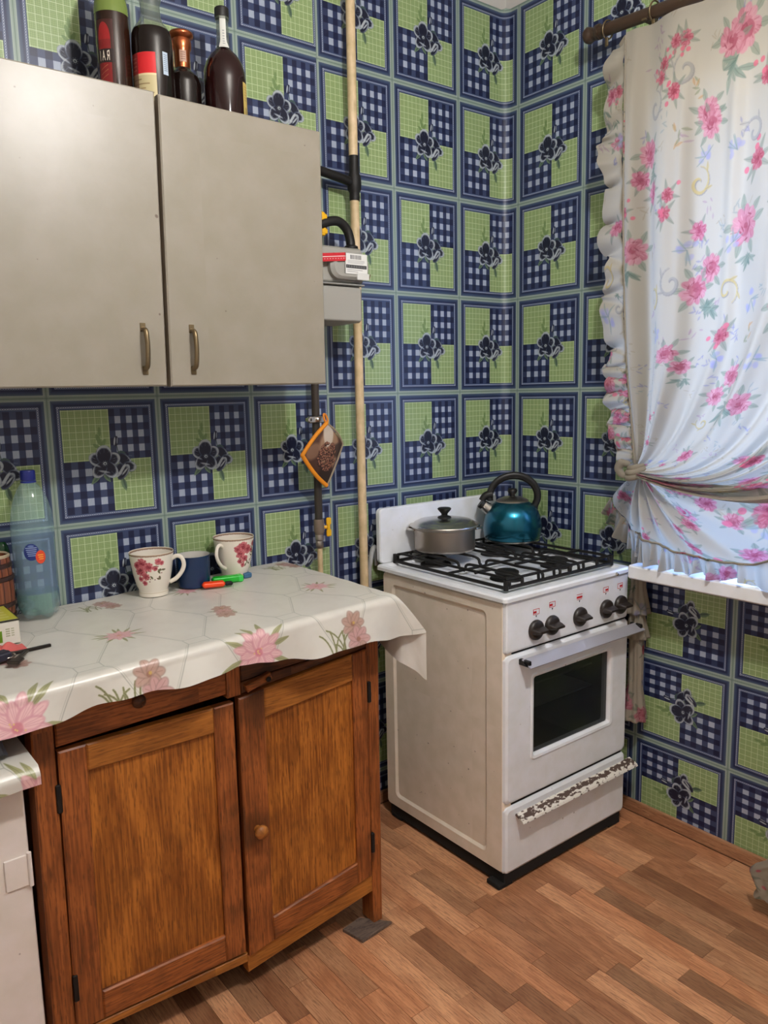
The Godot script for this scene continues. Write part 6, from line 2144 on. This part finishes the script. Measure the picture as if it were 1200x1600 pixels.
	o = thing("brandy_bottle", "round-shouldered dark red bottle with a white paper strip, rightmost on the wall cabinet", "bottle", V(c.x, y, c.z), "bottles on the wall cabinet")
	mb = MB.new()
	mb.lathe(PackedVector2Array([Vector2(0, y + 0.001), Vector2(0.044, y + 0.001), Vector2(0.0485, y + 0.008), Vector2(0.0490, y + 0.116), Vector2(0.0475, y + 0.138), Vector2(0.042, y + 0.158), Vector2(0.032, y + 0.174), Vector2(0.021, y + 0.185), Vector2(0.0160, y + 0.192), Vector2(0, y + 0.192)]), c, 48, Basis(), 60.0)
	part(o, "body", mb, mat(rgb(34, 12, 12), 0.08))
	mb = MB.new()
	mb.lathe(PackedVector2Array([Vector2(0.0160, y + 0.190), Vector2(0.0142, y + 0.204), Vector2(0.0138, y + 0.250), Vector2(0.0160, y + 0.252), Vector2(0.0160, y + 0.258)]), c, 32)
	part(o, "neck", mb, clear)
	mb = MB.new()
	mb.lathe(PackedVector2Array([Vector2(0.0145, y + 0.256), Vector2(0.0165, y + 0.257), Vector2(0.0165, y + 0.275), Vector2(0.0150, y + 0.278), Vector2(0, y + 0.278)]), c, 28)
	part(o, "cap", mb, M.black)
	cv = Canvas.new(48, 160, rgb(204, 204, 196))
	for k in 6: cv.rect(18, 70 + k * 13, 34, 76 + k * 13, rgb(120, 124, 128), 0.6)
	part(o, "paper_strip", label_on(c, func(yy: float) -> float: return 0.0147 + maxf(0.0, (y + 0.204 - yy)) * 0.55, y + 0.186, y + 0.258, 140, 84), tmat(cv.tex(), 0.6), "white paper strip down the neck")
	cv = Canvas.new(64, 192, rgb(196, 172, 96))
	for k in 6: cv.rect(14, 16 + k * 12, 50, 20 + k * 12, rgb(150, 126, 70), 0.7)
	for k in 12: cv.rect(16, 112 + k * 5, 48, 114 + k * 5, rgb(50, 42, 30), 0.9)
	part(o, "label", label_on(c, 0.0494, y + 0.018, y + 0.112, 62, 34), tmat(cv.tex(), 0.5), "yellowish label with bar code")

# ---------------------------------------------------------------- pot holder on the gas pipe
func build_pot_holder() -> void:
	var o := thing("pot_holder", "quilted pot holder with coffee beans print and orange edging hung on the pipe clip", "pot holder", V(-0.82, 1.07, 0.088))
	var top := Vector2(-0.806, 1.248)
	var lft := Vector2(-0.893, 1.164)
	var bot := Vector2(-0.808, 1.072)
	var rgt := Vector2(-0.754, 1.188)
	var cv := Canvas.new(256, 256, rgb(70, 42, 30))
	var R := RandomNumberGenerator.new()
	R.seed = 12
	cv.ell(140, 100, 120, 90, 0.5, rgb(150, 118, 92), 0.9, 20.0)
	cv.ell(60, 40, 90, 44, 0.75, rgb(190, 178, 164), 0.9, 12.0)
	cv.ell(210, 210, 60, 60, 0, rgb(36, 20, 14), 0.9, 20.0)
	cv.ell(216, 60, 60, 40, -0.6, rgb(44, 30, 24), 0.8, 16.0)
	cv.ell(40, 190, 40, 60, 0.2, rgb(130, 98, 76), 0.8, 16.0)
	for k in 120:
		var a := R.randf() * TAU
		var d := sqrt(R.randf()) * 78.0
		var p := Vector2(150 + cos(a) * d, 140 + sin(a) * d)
		var ro := R.randf() * PI
		cv.ell(p.x, p.y, 13, 8, ro, rgb(44, 20, 14)); cv.ell(p.x - 1, p.y - 2, 10, 5, ro, rgb(176, 122, 96), 0.85)
		cv.line(p - Vector2(cos(ro), sin(ro)) * 8, p + Vector2(cos(ro), sin(ro)) * 8, 1.6, rgb(36, 16, 10), 0.9)
	# padded square, hung from a corner
	var nu := 24
	for side in 2:
		var P := PackedVector3Array()
		var U := PackedVector2Array()
		for j in nu:
			for i in nu:
				var u := i / (nu - 1.0)
				var w := j / (nu - 1.0)
				var q := top.lerp(rgt, u).lerp(lft.lerp(bot, u), w)
				var e := pow(sin(PI * clampf(u, 0.0, 1.0)) * sin(PI * clampf(w, 0.0, 1.0)), 0.35)
				var z := 0.088 + (0.006 if side else -0.005) * e + 0.006 * sin(u * 3.0 + w * 2.0)
				P.append(V(q.x, q.y, z))
				U.append(Vector2(u, w))
		var mb := MB.new()
		mb.grid(P, U, nu, nu, 1.0 if side == 0 else -1.0)
		part(o, "front" if side else "back", mb, tmat(cv.tex(), 0.8) if side else mat(rgb(90, 60, 40), 0.9))
	var zz := func(u: float, w: float) -> float: return 0.088 + 0.006 * sin(u * 3.0 + w * 2.0)
	var e1 := []
	for k in 9: e1.append(V(lerpf(top.x, lft.x, k / 8.0) - 0.004 * sin(PI * k / 8.0), lerpf(top.y, lft.y, k / 8.0) + 0.003 * sin(PI * k / 8.0), zz.call(0.0, k / 8.0)))
	for k in 9: e1.append(V(lerpf(lft.x, bot.x, k / 8.0) - 0.003 * sin(PI * k / 8.0), lerpf(lft.y, bot.y, k / 8.0) - 0.004 * sin(PI * k / 8.0), zz.call(k / 8.0, 1.0)))
	var mb2 := MB.new()
	mb2.tube(path(e1), 0.0058, 10)
	part(o, "edging", mb2, mat(rgb(226, 140, 22), 0.7), "orange edging")
	e1 = []
	for k in 9: e1.append(V(lerpf(top.x, rgt.x, k / 8.0) + 0.004 * sin(PI * k / 8.0), lerpf(top.y, rgt.y, k / 8.0) + 0.003 * sin(PI * k / 8.0), zz.call(k / 8.0, 0.0)))
	for k in 9: e1.append(V(lerpf(rgt.x, bot.x, k / 8.0) + 0.005 * sin(PI * k / 8.0), lerpf(rgt.y, bot.y, k / 8.0), zz.call(1.0, k / 8.0)))
	mb2 = MB.new()
	mb2.tube(path(e1), 0.0028, 8)
	part(o, "edging", mb2, mat(rgb(150, 134, 112), 0.8), "pale worn edging")
	mb2 = MB.new()
	mb2.tube(bend([V(-0.806, 1.246, 0.090), V(-0.812, 1.258, 0.086), V(-0.810, 1.272, 0.080), V(-0.803, 1.270, 0.080), V(-0.801, 1.256, 0.086), V(-0.806, 1.246, 0.090)], 4), 0.003, 8)
	part(o, "loop", mb2, mat(rgb(214, 128, 26), 0.7))
